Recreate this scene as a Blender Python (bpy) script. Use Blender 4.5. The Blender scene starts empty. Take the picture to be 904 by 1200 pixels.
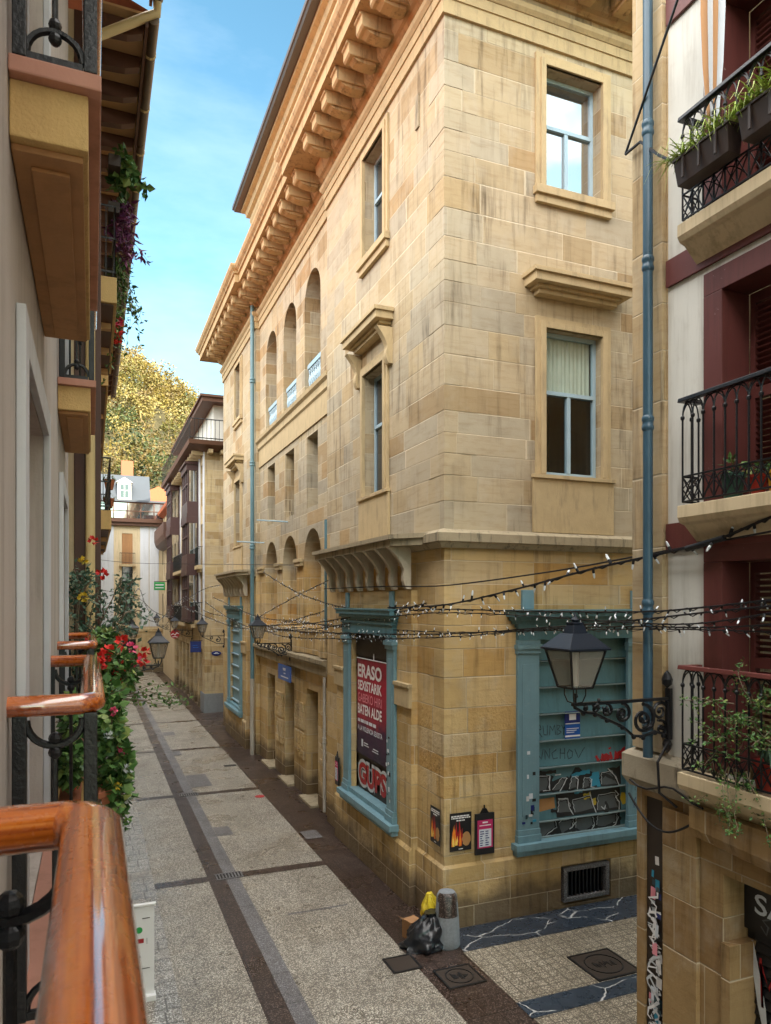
import bpy, bmesh, math, random
from mathutils import Vector, Matrix, noise as mnoise
R = random.Random(11)
sc = bpy.context.scene
COL = sc.collection
sin, cos, pi = math.sin, math.cos, math.pi

# ------------------------------------------------------------------ mesh builder
class M:
    def __init__(s): s.v = []; s.f = []; s.mi = []; s.m = 0
    def add(s, vs, fs):
        n = len(s.v); s.v += [tuple(p) for p in vs]
        for f in fs: s.f.append([n + i for i in f]); s.mi.append(s.m)
        return s
    def hexa(s, p):
        return s.add(p, [(0,3,2,1),(4,5,6,7),(0,1,5,4),(1,2,6,5),(2,3,7,6),(3,0,4,7)])
    def box(s, x0,x1,y0,y1,z0,z1, T=None):
        p = [(x0,y0,z0),(x1,y0,z0),(x1,y1,z0),(x0,y1,z0),(x0,y0,z1),(x1,y0,z1),(x1,y1,z1),(x0,y1,z1)]
        if T: p = [T(*q) for q in p]
        return s.hexa(p)
    def poly(s, pts): return s.add(pts, [tuple(range(len(pts)))])
    def prism(s, pts, f0, f1):          # pts 2d ; f0/f1 map (p,q)->3d
        n = len(pts)
        v = [f0(*p) for p in pts] + [f1(*p) for p in pts]
        fs = [tuple(range(n))[::-1], tuple(range(n, 2*n))] + [(i,(i+1)%n,n+(i+1)%n,n+i) for i in range(n)]
        return s.add(v, fs)
    def tube(s, pts, r, n=6, r1=None, closed=False, rx=None):
        pts = [Vector(p) for p in pts]; m = len(pts)
        rings = []; up = None
        for i, p in enumerate(pts):
            a = pts[i-1] if (i > 0 or closed) else pts[i]
            b = pts[(i+1) % m] if (i < m-1 or closed) else pts[i]
            t = (b - a)
            if t.length < 1e-9: t = Vector((0,0,1))
            t.normalize()
            if up is None:
                up = Vector((0,0,1)) if abs(t.z) < .9 else Vector((1,0,0))
            sd = t.cross(up)
            if sd.length < 1e-6: sd = t.orthogonal()
            sd.normalize(); up = sd.cross(t).normalized()
            rr = r if r1 is None else r + (r1 - r) * i / max(1, m-1)
            ring = []
            for k in range(n):
                a_ = 2*pi*(k+.5)/n
                ring.append(p + sd*cos(a_)*(rx or rr) + up*sin(a_)*rr)
            rings.append(ring)
        v = [q for g in rings for q in g]; fs = []
        for i in range(m if closed else m-1):
            j = (i+1) % m
            for k in range(n): fs.append((i*n+k, i*n+(k+1)%n, j*n+(k+1)%n, j*n+k))
        if not closed: fs += [tuple(range(n))[::-1], tuple((m-1)*n+k for k in range(n))]
        return s.add(v, fs)
    def lathe(s, prof, c, n=16, T=None):
        v = []; fs = []; m = len(prof)
        for r, z in prof:
            for k in range(n):
                a = 2*pi*k/n; p = (c[0]+r*cos(a), c[1]+r*sin(a), c[2]+z); v.append(T(*p) if T else p)
        for i in range(m-1):
            for k in range(n): fs.append((i*n+k, i*n+(k+1)%n, (i+1)*n+(k+1)%n, (i+1)*n+k))
        fs += [tuple(range(n))[::-1], tuple((m-1)*n+k for k in range(n))]
        return s.add(v, fs)
    def ball(s, c, r, n=8, m=6, sz=1.):
        pr = [(max(1e-4, r*sin(pi*i/m)), -r*cos(pi*i/m)*sz) for i in range(m+1)]
        return s.lathe(pr, c, n)
    def sweep(s, prof, path, closed=True):   # prof (o,z), o along the left normal of an XY path; mitred
        n = len(path); rings = []
        for i in range(n):
            p = Vector(path[i]).to_2d()
            d0 = (p - Vector(path[i-1]).to_2d()).normalized() if i > 0 else None
            d1 = (Vector(path[i+1]).to_2d() - p).normalized() if i < n-1 else None
            d0 = d0 or d1; d1 = d1 or d0
            n0 = Vector((-d0.y, d0.x)); n1 = Vector((-d1.y, d1.x))
            b = n0 + n1; b = b / max(.2, b.dot(n0))
            zz = path[i][2] if len(path[i]) > 2 else 0
            rings.append([(p.x + b.x*o, p.y + b.y*o, z + zz) for o, z in prof])
        k = len(prof); v = [q for g in rings for q in g]; fs = []
        for i in range(n-1):
            for j in range(k if closed else k-1):
                fs.append((i*k+j, i*k+(j+1)%k, (i+1)*k+(j+1)%k, (i+1)*k+j))
        if closed: fs += [tuple(range(k))[::-1], tuple((n-1)*k+j for j in range(k))]
        return s.add(v, fs)
    def ribbon(s, pts, w, P):            # flat stroke; P maps (p,q)->3d
        L = []; n = len(pts)
        for i, p in enumerate(pts):
            a = pts[max(0,i-1)]; b = pts[min(n-1,i+1)]
            dx, dy = b[0]-a[0], b[1]-a[1]; l = math.hypot(dx,dy) or 1
            ww = w*(1+.25*sin(i*1.7+p[0]*9))*.5
            L.append((P(p[0]-dy/l*ww, p[1]+dx/l*ww), P(p[0]+dy/l*ww, p[1]-dx/l*ww)))
        v = [q for g in L for q in g]
        return s.add(v, [(2*i,2*i+1,2*i+3,2*i+2) for i in range(n-1)])

def rootloc(o):
    while o.parent: o = o.parent
    return Vector(o.location)

def obj(mb, name, mat, parent=None, smooth=False, bev=0, loc=None, fixn=True):
    me = bpy.data.meshes.new(name)
    off = rootloc(parent) if parent else Vector(loc or (0,0,0))
    me.from_pydata([tuple(Vector(p) - off) for p in mb.v], [], mb.f)
    mats = mat if isinstance(mat, (list, tuple)) else [mat]
    for m in mats: me.materials.append(m)
    if len(mats) > 1: me.polygons.foreach_set('material_index', mb.mi)
    if fixn or bev:
        bm = bmesh.new(); bm.from_mesh(me)
        if fixn: bmesh.ops.recalc_face_normals(bm, faces=bm.faces)
        if bev:
            es = [e for e in bm.edges if len(e.link_faces) == 2 and e.calc_face_angle(0) > .6]
            bmesh.ops.bevel(bm, geom=es, offset=bev, segments=2, affect='EDGES', profile=.6, clamp_overlap=True)
        bm.to_mesh(me); bm.free()
    if smooth:
        for p in me.polygons: p.use_smooth = True
        try: me.set_sharp_from_angle(angle=math.radians(50))
        except Exception: pass
    o = bpy.data.objects.new(name, me); COL.objects.link(o)
    if parent: o.parent = parent
    else: o.location = off
    return o

def tag(o, label=None, cat=None, group=None, kind=None):
    if label: o['label'] = label
    if cat: o['category'] = cat
    if group: o['group'] = group
    if kind: o['kind'] = kind
    return o

def thing(name, label, cat, loc=(0,0,0), group=None):
    o = bpy.data.objects.new(name, None); COL.objects.link(o); o.location = loc
    o.empty_display_size = .1
    return tag(o, label, cat, group)

def copy_tree(o, parent=None, loc=None):
    c = o.copy(); COL.objects.link(c)
    if parent: c.parent = parent
    if loc is not None: c.location = loc
    for ch in list(o.children): copy_tree(ch, c)
    return c

# ------------------------------------------------------------------ materials
class NG:
    def __init__(s, name):
        s.mat = bpy.data.materials.new(name); s.mat.use_nodes = True
        s.t = s.mat.node_tree; s.t.nodes.clear()
        s.out = s.t.nodes.new('ShaderNodeOutputMaterial')
        s._pos = None
    def put(s, sock, val):
        if val is None: return
        if isinstance(val, bpy.types.NodeSocket): s.t.links.new(val, sock)
        elif isinstance(val, (tuple, list)):
            val = tuple(val)
            if sock.type == 'RGBA' and len(val) == 3: val = val + (1,)
            sock.default_value = val
        else: sock.default_value = val
    def node(s, typ, ins=None, **props):
        n = s.t.nodes.new('ShaderNode' + typ)
        for k, v in props.items(): setattr(n, k, v)
        for k, v in (ins or {}).items(): s.put(n.inputs[k], v)
        return n
    def math(s, op, *a):
        n = s.node('Math', operation=op)
        for i, v in enumerate(a): s.put(n.inputs[i], v)
        return n.outputs[0]
    def pos(s):
        if s._pos is None: s._pos = s.node('NewGeometry').outputs['Position']
        return s._pos
    def ocoord(s): return s.node('TexCoord').outputs['Object']
    def scale(s, vec, sx, sy, sz): return s.node('Mapping', {0: vec, 3: (sx,sy,sz)}).outputs[0]
    def noise(s, vec, sc_, det=4, rough=.55, out=0): return s.node('TexNoise', {'Vector': vec, 'Scale': sc_, 'Detail': det, 'Roughness': rough}).outputs[out]
    def vor(s, vec, sc_, out='Distance', feature='F1', rnd=1): return s.node('TexVoronoi', {'Vector': vec, 'Scale': sc_, 'Randomness': rnd}, feature=feature).outputs[out]
    def ramp(s, fac, stops, interp='LINEAR'):
        n = s.node('ValToRGB', {0: fac}); cr = n.color_ramp; cr.interpolation = interp
        while len(cr.elements) < len(stops): cr.elements.new(.5)
        for e, (p, c) in zip(cr.elements, stops):
            e.position = p; c = (c,c,c) if isinstance(c, (int,float)) else c; e.color = tuple(c) + (1,)
        return n.outputs[0]
    def mix(s, fac, a, b, mode='MIX'):
        n = s.node('Mix', data_type='RGBA', blend_type=mode)
        s.put(n.inputs[0], fac); s.put(n.inputs[6], a); s.put(n.inputs[7], b)
        return n.outputs[2]
    def bump(s, h, strength=.3, dist=.02): return s.node('Bump', {'Height': h, 'Strength': strength, 'Distance': dist}).outputs[0]
    def bsdf(s, col, rough=.6, normal=None, metal=0, spec=.5, **kw):
        n = s.node('BsdfPrincipled', {'Base Color': col, 'Roughness': rough, 'Metallic': metal, 'Specular IOR Level': spec})
        if normal is not None: s.put(n.inputs['Normal'], normal)
        for k, v in kw.items(): s.put(n.inputs[k.replace('_', ' ')], v)
        s.t.links.new(n.outputs[0], s.out.inputs[0]); return s.mat

def painted(name, col, rough=.5, var=.18, sc_=3., bump=.08, metal=0, worn=None, spec=.5, streak=0., chips=None):
    g = NG(name); p = g.pos()
    n = g.noise(p, sc_, 6, .65)
    c = g.mix(n, tuple(x*(1-var) for x in col), tuple(min(1, x*(1+var)) for x in col))
    fine = g.noise(p, 60, 3, .6)
    if worn:
        w = g.ramp(g.noise(p, sc_*5, 8, .75), [(.60,0),(.68,1)])
        c = g.mix(w, c, worn)
    if streak:
        s1 = g.noise(g.scale(p, 7, 7, .45), 1.2, 6, .7); s2 = g.noise(p, .8, 5, .65); s3 = g.noise(p, 6, 8, .7)
        c = g.mix(g.math('MULTIPLY', g.math('MULTIPLY', g.ramp(s1, [(.47,0),(.66,1)]), g.ramp(s2, [(.35,0),(.62,1)])), streak), c, g.mix(1, c, (.45,.41,.36), 'MULTIPLY'))
        c = g.mix(g.math('MULTIPLY', g.ramp(s3, [(.55,0),(.72,1)]), streak*.5), c, g.mix(1, c, (.66,.62,.56), 'MULTIPLY'))
    if chips:
        ck = g.ramp(g.noise(p, 17, 8, .8), [(.655,0),(.675,1)]); c = g.mix(g.math('MULTIPLY', ck, g.ramp(g.noise(p, 1.7, 3), [(.45,0),(.6,1)])), c, chips)
    r = g.math('ADD', g.math('MULTIPLY', n, .25), rough-.12)
    return g.bsdf(c, r, g.bump(g.math('ADD', fine, n), bump, .01), metal, spec)

def ashlar(name, ch=.42, L=1.05, zsplit=6.5, up=None, low=None, rough_low=1.2, grime=.95):
    g = NG(name); p = g.pos()
    sp = g.node('SeparateXYZ', {0: p}); x, y, z = sp.outputs
    sx = g.math('ADD', x, y)
    zz = g.math('ADD', g.math('DIVIDE', z, ch), g.math('MULTIPLY', g.math('SINE', g.math('MULTIPLY', z, 2.3)), .22))
    row = g.math('FLOOR', zz); fz = g.math('SUBTRACT', zz, row)
    r1 = g.node('TexWhiteNoise', {'W': row}, noise_dimensions='1D').outputs[0]
    s1 = g.math('ADD', g.math('DIVIDE', sx, L), g.math('MULTIPLY', r1, 7.3))
    s1 = g.math('ADD', s1, g.math('MULTIPLY', g.math('SINE', g.math('ADD', g.math('MULTIPLY', s1, 2.4), g.math('MULTIPLY', row, 1.9))), .3))
    col = g.math('FLOOR', s1); fs = g.math('SUBTRACT', s1, col)
    idv = g.node('CombineXYZ', {0: col, 1: row, 2: 0}).outputs[0]
    wn = g.node('TexWhiteNoise', {'Vector': idv}, noise_dimensions='3D'); v1 = wn.outputs[0]
    v2 = g.node('TexWhiteNoise', {'Vector': g.node('VectorMath', {0: idv, 1: (17.3,5.1,2)}, operation='ADD').outputs[0]}, noise_dimensions='3D').outputs[0]
    wob = g.math('MULTIPLY', g.math('SUBTRACT', g.noise(p, 9, 3), .5), .012)
    dx = g.math('MULTIPLY', g.math('MINIMUM', fs, g.math('SUBTRACT', 1, fs)), L)
    dz = g.math('MULTIPLY', g.math('MINIMUM', fz, g.math('SUBTRACT', 1, fz)), ch)
    d = g.math('ADD', g.math('MINIMUM', dx, dz), wob)
    mort = g.ramp(d, [(.0055,1),(.011,0)])
    groove = g.ramp(d, [(.0,.35),(.012,1)])
    up = up or [(.0,(.34,.235,.12)),(.08,(.44,.345,.21)),(.35,(.485,.39,.255)),(.5,(.375,.325,.24)),(.64,(.47,.385,.25)),(.82,(.425,.365,.265)),(.94,(.47,.36,.205)),(1,(.37,.24,.115))]
    low = low or [(.0,(.46,.31,.125)),(.3,(.57,.405,.185)),(.55,(.62,.45,.22)),(.8,(.55,.42,.24)),(.95,(.55,.36,.14)),(1,(.48,.28,.09))]
    cu = g.ramp(v1, up); cl = g.ramp(v1, low)
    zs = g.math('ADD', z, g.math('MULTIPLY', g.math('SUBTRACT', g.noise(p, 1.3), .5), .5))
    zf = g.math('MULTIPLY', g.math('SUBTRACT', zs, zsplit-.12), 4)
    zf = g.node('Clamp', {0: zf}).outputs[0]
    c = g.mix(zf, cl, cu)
    # bedding veins inside the block, different per block
    off = g.node('VectorMath', {0: p, 1: wn.outputs[1]}, operation='ADD').outputs[0]
    vein = g.noise(g.scale(off, 1.1, 1.1, 9), 1.6, 6, .7)
    c = g.mix(g.math('MULTIPLY', g.ramp(vein, [(.50,0),(.70,1)]), .40), c, g.mix(1, c, (.62,.50,.36), 'MULTIPLY'))
    blot = g.noise(off, 2.2, 5, .6)
    c = g.mix(g.math('MULTIPLY', g.ramp(blot, [(.5,0),(.7,1)]), .35), c, (.50,.44,.34))
    # rain streaks and soot
    st = g.noise(g.scale(p, 4.5, 4.5, .35), 1.5, 5, .65)
    so = g.noise(p, .45, 4, .6)
    sm = g.math('MULTIPLY', g.ramp(st, [(.5,0),(.68,1)]), g.ramp(so, [(.38,0),(.6,1)]))
    c = g.mix(g.math('MULTIPLY', sm, grime), c, g.mix(1, c, (.34,.31,.28), 'MULTIPLY'))
    big = g.noise(p, .9, 6, .7)
    c = g.mix(g.math('MULTIPLY', g.ramp(big, [(.5,0),(.72,1)]), .5), c, g.mix(1, c, (.62,.60,.58), 'MULTIPLY'))
    # darker brown towards the foot of the wall, uneven edge
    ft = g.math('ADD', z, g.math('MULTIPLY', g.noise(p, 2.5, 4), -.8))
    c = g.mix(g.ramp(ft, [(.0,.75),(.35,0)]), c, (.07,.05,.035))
    mc = g.mix(v2, (.36,.29,.19), (.72,.62,.45))
    c = g.mix(g.math('MULTIPLY', mort, .75), c, mc)
    fine = g.noise(p, 38, 6, .7)
    rg = g.noise(p, 11, 5, .6)
    lowr = g.math('MULTIPLY', g.math('SUBTRACT', 1, g.node('Clamp', {0: g.math('MULTIPLY', g.math('SUBTRACT', z, 3.4), 1.2)}).outputs[0]), rough_low)
    h = g.math('ADD', g.math('MULTIPLY', groove, 1.0), g.math('MULTIPLY', fine, .25))
    h = g.math('ADD', h, g.math('MULTIPLY', v2, .25))
    h = g.math('ADD', h, g.math('MULTIPLY', g.math('MULTIPLY', rg, lowr), g.math('ADD', .6, g.math('MULTIPLY', v1, 2.2))))
    return g.bsdf(c, g.math('ADD', .72, g.math('MULTIPLY', fine, .2)), g.bump(h, .45, .018), spec=.3)

def stone(name, col, var=.22, sc_=2.5, bump=.35, dirt=(.16,.13,.09), dirtamt=.5):
    g = NG(name); p = g.pos()
    n = g.noise(p, sc_, 7, .65); f = g.noise(p, 35, 6, .7)
    c = g.mix(n, tuple(x*(1-var) for x in col), tuple(min(1,x*(1+var)) for x in col))
    j = g.noise(g.scale(p, 3.5, 3.5, .6), 2.0, 6, .7)
    c = g.mix(g.math('MULTIPLY', g.ramp(j, [(.52,0),(.70,1)]), dirtamt), c, dirt)
    c = g.mix(g.math('MULTIPLY', f, .25), c, g.mix(1, c, (.7,.66,.6), 'MULTIPLY'))
    return g.bsdf(c, .82, g.bump(g.math('ADD', f, g.math('MULTIPLY', n, .8)), bump, .012), spec=.3)

MAT = {}
def build_mats():
    A = MAT
    A['ashlar'] = ashlar('sandstone ashlar')
    A['ashlar_far'] = ashlar('far house ashlar', ch=.38, L=.8, zsplit=-5,
        up=[(0,(.36,.25,.12)),(.3,(.50,.38,.20)),(.6,(.56,.44,.26)),(.85,(.48,.38,.24)),(1,(.42,.27,.11))])
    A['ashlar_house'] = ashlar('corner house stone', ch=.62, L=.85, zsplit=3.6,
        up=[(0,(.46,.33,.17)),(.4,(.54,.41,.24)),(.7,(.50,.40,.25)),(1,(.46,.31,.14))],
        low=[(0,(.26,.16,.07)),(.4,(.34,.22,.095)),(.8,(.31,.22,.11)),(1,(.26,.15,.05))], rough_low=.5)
    A['trim'] = stone('carved sandstone', (.50,.385,.22), dirtamt=.42)
    A['trim_warm'] = stone('cornice sandstone', (.47,.34,.18), dirt=(.10,.065,.035), dirtamt=.75)
    A['ledge'] = stone('weathered ledge stone', (.36,.30,.20), dirt=(.06,.055,.04), dirtamt=.8, sc_=4)
    A['console'] = stone('console stone', (.56,.49,.38))
    A['attic'] = painted('attic render', (.52,.41,.26), .8, .1)
    A['slate_gutter'] = painted('dark eave metal', (.075,.06,.052), .5)
    A['frame_blue'] = painted('pale blue window paint', (.36,.50,.59), .35, .12)
    A['teal'] = painted('teal shop paint', (.085,.205,.245), .48, .2, worn=(.15,.25,.28), streak=.7, chips=(.36,.36,.33))
    A['teal_light'] = painted('pale teal paint', (.165,.30,.355), .48, .18, worn=(.30,.37,.39), streak=.6, chips=(.42,.42,.38))
    A['slat_edge'] = painted('lit slat edge tone', (.20,.27,.28), .6, .2, worn=(.45,.45,.42), sc_=5)  # paler than the boards: light on the ledge tops put into the colour
    A['pipe_blue'] = painted('blue pipe paint', (.11,.215,.255), .45, .2, streak=.5)
    A['pipe_navy'] = painted('slate blue downpipe paint', (.035,.085,.125), .35, .2)
    A['pipe_white'] = painted('chipped white pipe', (.42,.39,.34), .5, .25, worn=(.16,.13,.11), sc_=5)
    A['dark'] = painted('dark interior', (.018,.015,.013), .7, .3)
    A['door'] = painted('dark oiled door wood', (.035,.024,.017), .55, .3)
    A['iron'] = painted('black wrought iron', (.007,.008,.010), .34, .3, sc_=20, bump=.3, worn=(.03,.03,.033), spec=.45)
    A['plaster_white'] = painted('off white plaster', (.66,.655,.60), .8, .06, sc_=1.2, streak=.45)
    A['plaster_grey'] = painted('grey beige paint', (.52,.465,.42), .8, .08, sc_=1.5, streak=.6, bump=.25)
    A['plaster_pale'] = painted('pale blue grey paint', (.60,.62,.65), .7, .06, streak=.4)
    A['plaster_cream'] = painted('cream render', (.64,.52,.33), .8, .08, streak=.6)
    A['plaster_yellow'] = painted('ochre balcony render', (.62,.42,.17), .85, .1, sc_=5, bump=.6, streak=.5)
    A['soffit_brown'] = painted('brown soffit paint', (.42,.215,.085), .7, .16, sc_=2, streak=.5)
    A['pink_edge'] = painted('pink slab edge', (.50,.25,.18), .75, .1, streak=.5)
    A['maroon'] = painted('maroon paint', (.14,.038,.032), .45, .25, sc_=2, streak=.5, chips=(.35,.24,.2))
    A['maroon_worn'] = painted('peeling maroon paint', (.12,.032,.027), .5, .25, sc_=2, streak=.5, chips=(.5,.42,.38))
    A['brown_wood'] = painted('dark brown timber', (.075,.032,.02), .55, .25)
    A['rafter'] = painted('rafter timber', (.11,.048,.025), .6, .25)
    A['eave_board'] = painted('eave boarding', (.58,.36,.17), .7, .15)
    A['gutter_metal'] = painted('brown gutter', (.12,.082,.05), .3, .25, metal=.4)
    A['gutter_yellow'] = painted('pale yellow pipe', (.62,.47,.22), .45, .15)
    A['glass_lamp'] = painted('frosted lamp glass', (.46,.42,.37), .25, .1)
    A['porcelain'] = painted('white lamp tube', (.75,.75,.72), .4, .05)
    A['terracotta'] = painted('terracotta', (.36,.12,.055), .75, .2, sc_=8)
    A['planter'] = painted('brown plastic planter', (.045,.028,.022), .45, .2)
    A['pot_green'] = painted('green plastic pot', (.045,.12,.085), .4, .1)
    A['pot_red'] = painted('red plastic pot', (.42,.035,.02), .35, .1)
    A['pot_yellow'] = painted('yellow plastic pot', (.65,.36,.03), .35, .1)
    A['soil'] = painted('potting soil', (.03,.02,.014), .95, .3)
    A['red'] = painted('red print', (.42,.012,.035), .5, .12)
    A['redpaint'] = painted('red spray paint', (.36,.012,.016), .5, .2, sc_=8)
    A['white'] = painted('white print', (.78,.78,.78), .5, .04)
    A['pinkprint'] = painted('pink print', (.80,.30,.36), .5, .05)
    A['black'] = painted('black print', (.012,.012,.014), .45, .3)
    A['greyspray'] = painted('grey spray paint', (.085,.095,.10), .55, .35, sc_=6)
    A['whitespray'] = painted('white spray paint', (.55,.58,.60), .55, .25, sc_=9)
    A['cyan'] = painted('cyan spray paint', (.03,.27,.42), .5, .2, sc_=9)
    A['yellowspray'] = painted('yellow spray paint', (.55,.40,.03), .5, .2)
    A['tagink'] = painted('dark marker', (.03,.06,.075), .5, .2)
    A['orangepatch'] = painted('faded orange patch', (.42,.22,.08), .6, .2, sc_=8)
    A['blue'] = painted('blue enamel', (.012,.10,.42), .35, .08)
    A['navy'] = painted('navy enamel', (.012,.025,.16), .3, .1)
    A['green'] = painted('green enamel', (.015,.33,.07), .35, .1)
    A['flame'] = painted('flame print', (.80,.22,.02), .5, .3, sc_=14)
    A['flame2'] = painted('pale flame print', (.90,.60,.12), .5, .2, sc_=14)
    A['magenta'] = painted('magenta print', (.50,.02,.12), .5, .1)
    A['paper'] = painted('notice paper', (.62,.68,.74), .6, .1, sc_=30)
    A['card'] = painted('brown cardboard', (.36,.19,.085), .8, .12)
    A['ledge_old'] = stone('old painted ledge stone', (.40,.35,.26), dirt=(.05,.04,.03), dirtamt=.9, sc_=6)
    A['granite'] = stone('grey granite', (.24,.26,.28), .35, 30, .5, dirt=(.10,.10,.10), dirtamt=.3)
    A['roof_red'] = painted('red roof tile', (.46,.13,.055), .8, .3, sc_=6)
    A['slate'] = painted('blue grey slate', (.055,.068,.082), .6, .2)
    A['cloth_blue'] = painted('blue cloth', (.05,.17,.42), .8, .1)
    A['curtain'] = painted('pale curtain', (.66,.70,.62), .9, .12, sc_=8)
    A['bulb_clear'] = NG('clear bulb plastic').bsdf((.75,.80,.84), .12, spec=.8)
    A['cable'] = painted('black cable', (.008,.008,.01), .5, .2)
    g = NG('milky lamp glass'); tr = g.node('BsdfTransparent', {0: (.80,.76,.70,1)}); df = g.node('BsdfPrincipled', {'Base Color': (.40,.36,.31,1), 'Roughness': .2})
    mx = g.node('MixShader', {0: .42, 1: tr.outputs[0], 2: df.outputs[0]}); g.t.links.new(mx.outputs[0], g.out.inputs[0]); A['glass_lamp'] = g.mat
    # glass that only mirrors and hides the room
    g = NG('dark window glass'); p = g.pos()
    A['glass'] = g.bsdf(g.mix(g.noise(p, .7, 2), (.012,.014,.016), (.035,.04,.042)), .03, g.bump(g.noise(p, .9, 2), .05, .02), spec=1.0, IOR=1.7)
    g = NG('sky mirroring glass'); p = g.pos()
    A['glass_bright'] = g.bsdf((.05,.06,.065), .03, g.bump(g.noise(p, .9, 2), .05, .02), spec=1.0, IOR=2.9)
    g = NG('clear window glass')
    tr = g.node('BsdfTransparent', {0: (.78,.84,.82,1)}); gl = g.node('BsdfGlossy', {'Color': (1,1,1,1), 'Roughness': .02})
    fc = g.node('LayerWeight', {0: .5}).outputs['Facing']; fr = g.math('ADD', .05, g.math('MULTIPLY', g.math('POWER', fc, 4.0), .7)); mx = g.node('MixShader', {0: fr, 1: tr.outputs[0], 2: gl.outputs[0]})
    g.t.links.new(mx.outputs[0], g.out.inputs[0]); A['glass_clear'] = g.mat
    # varnished handrail wood, grain along the bar
    for nm, sc3 in (('wood_y', (48,1.1,48)), ('wood_x', (1.1,48,48))):
        g = NG('varnished handrail ' + nm); p = g.pos()
        q = g.scale(p, *sc3)
        gr = g.noise(q, 1.0, 7, .7); big = g.noise(p, 9, 4, .6)
        c = g.ramp(gr, [(.32,(.06,.008,.001)),(.44,(.30,.052,.004)),(.56,(.54,.13,.010)),(.72,(.72,.25,.03))])
        c = g.mix(g.ramp(big, [(.52,0),(.68,.6)]), c, g.mix(g.ramp(gr, [(.4,0),(.6,1)]), (.16,.028,.003), (.46,.11,.010)))
        wear = g.ramp(g.noise(g.scale(p, *[max(3, v*.35) for v in sc3]), 1.6, 8, .75), [(.60,0),(.66,1)])
        c = g.mix(g.math('MULTIPLY', wear, .35), c, (.55,.28,.09))
        A[nm] = g.bsdf(c, g.math('ADD', .17, g.math('MULTIPLY', g.noise(p, 30, 4), .22)), g.bump(g.math('ADD', gr, wear), .07, .003), spec=.6, Coat_Weight=1., Coat_Roughness=.06, Coat_IOR=1.9)
    # foliage
    def leafmat(name, stops, rough=.5, trans=.25):
        g = NG(name); rp = g.node('NewGeometry').outputs['Random Per Island']
        c = g.ramp(rp, stops)
        return g.bsdf(c, rough, spec=.35, Subsurface_Weight=0.)
    A['leaf'] = leafmat('shrub leaf', [(0,(.025,.07,.016)),(.5,(.065,.155,.035)),(.85,(.13,.23,.055)),(1,(.26,.30,.08))])
    A['leaf_blue'] = leafmat('blue green leaf', [(0,(.03,.075,.05)),(.6,(.07,.14,.09)),(1,(.16,.22,.15))])
    A['leaf_lime'] = leafmat('lime strap leaf', [(0,(.20,.30,.04)),(.6,(.38,.50,.10)),(1,(.62,.68,.30))])
    A['leaf_purple'] = leafmat('purple trailing leaf', [(0,(.06,.012,.05)),(.6,(.15,.03,.11)),(1,(.24,.07,.16))])
    A['petal_red'] = leafmat('red petal', [(0,(.45,.012,.012)),(1,(.75,.04,.03))])
    A['petal_pink'] = leafmat('pink petal', [(0,(.55,.03,.12)),(1,(.75,.12,.22))])
    A['petal_white'] = leafmat('white petal', [(0,(.6,.62,.66)),(1,(.8,.8,.8))])
    A['petal_yellow'] = leafmat('yellow petal', [(0,(.6,.4,.02)),(1,(.8,.6,.08))])
    A['twig'] = painted('twig bark', (.17,.13,.085), .8, .25)
    A['wood_gold'] = leafmat('golden wood foliage', [(0,(.17,.125,.02)),(1,(.31,.23,.055))])
    A['wood_gold2'] = leafmat('pale gold foliage', [(0,(.24,.185,.045)),(1,(.40,.325,.12))])
    A['wood_brown'] = leafmat('brown wood foliage', [(0,(.10,.068,.018)),(1,(.22,.155,.05))])
    A['wood_dark'] = leafmat('dark wood foliage', [(0,(.016,.028,.010)),(1,(.05,.068,.022))])
    A['wood_olive'] = leafmat('olive wood foliage', [(0,(.085,.085,.018)),(1,(.20,.175,.05))])
    A['wood_green'] = leafmat('green wood foliage', [(0,(.03,.05,.014)),(1,(.10,.125,.04))])
    A['hill'] = painted('hill soil', (.09,.075,.03), .95, .3, sc_=.1)
    # exposed aggregate paving
    def aggregate(name, a, b, c3, sc_=55, rough=.5, tile=None, wet=.2):
        g = NG(name); p = g.pos()
        v = g.node('TexVoronoi', {'Vector': p, 'Scale': sc_}); r = g.node('SeparateColor', {0: v.outputs['Color']}).outputs[0]
        c = g.ramp(r, [(.0,a),(.45,b),(.72,c3),(.97,tuple(min(1,x*1.35) for x in c3))], 'CONSTANT')
        c = g.mix(g.ramp(v.outputs['Distance'], [(.35,0),(.6,.8)]), c, tuple(x*.5 for x in a))
        big = g.noise(p, .55, 6, .65); mid = g.noise(p, 3.0, 6, .7)
        c = g.mix(g.math('MULTIPLY', g.ramp(big, [(.40,0),(.68,1)]), .55), c, g.mix(1, c, (.50,.46,.42), 'MULTIPLY'))
        c = g.mix(g.math('MULTIPLY', g.ramp(mid, [(.54,0),(.74,1)]), .5), c, g.mix(1, c, (.42,.40,.38), 'MULTIPLY'))
        h = g.math('SUBTRACT', 1, v.outputs['Distance'])
        if tile:
            tx, ty, gp = tile
            sp = g.node('SeparateXYZ', {0: p})
            row = g.math('FLOOR', g.math('DIVIDE', sp.outputs[1], ty))
            shx = g.math('MULTIPLY', g.node('TexWhiteNoise', {'W': row}, noise_dimensions='1D').outputs[0], tx if tx > ty else 0)
            fx = g.math('FRACT', g.math('DIVIDE', g.math('ADD', g.math('ADD', sp.outputs[0], 100), shx), tx)); fy = g.math('FRACT', g.math('DIVIDE', g.math('ADD', sp.outputs[1], 100), ty))
            dd = g.math('MINIMUM', g.math('MULTIPLY', g.math('MINIMUM', fx, g.math('SUBTRACT', 1, fx)), tx), g.math('MULTIPLY', g.math('MINIMUM', fy, g.math('SUBTRACT', 1, fy)), ty))
            m = g.ramp(dd, [(gp*.6,1),(gp*1.4,0)])
            c = g.mix(g.math('MULTIPLY', m, .85), c, tuple(x*.35 for x in a))
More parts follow.
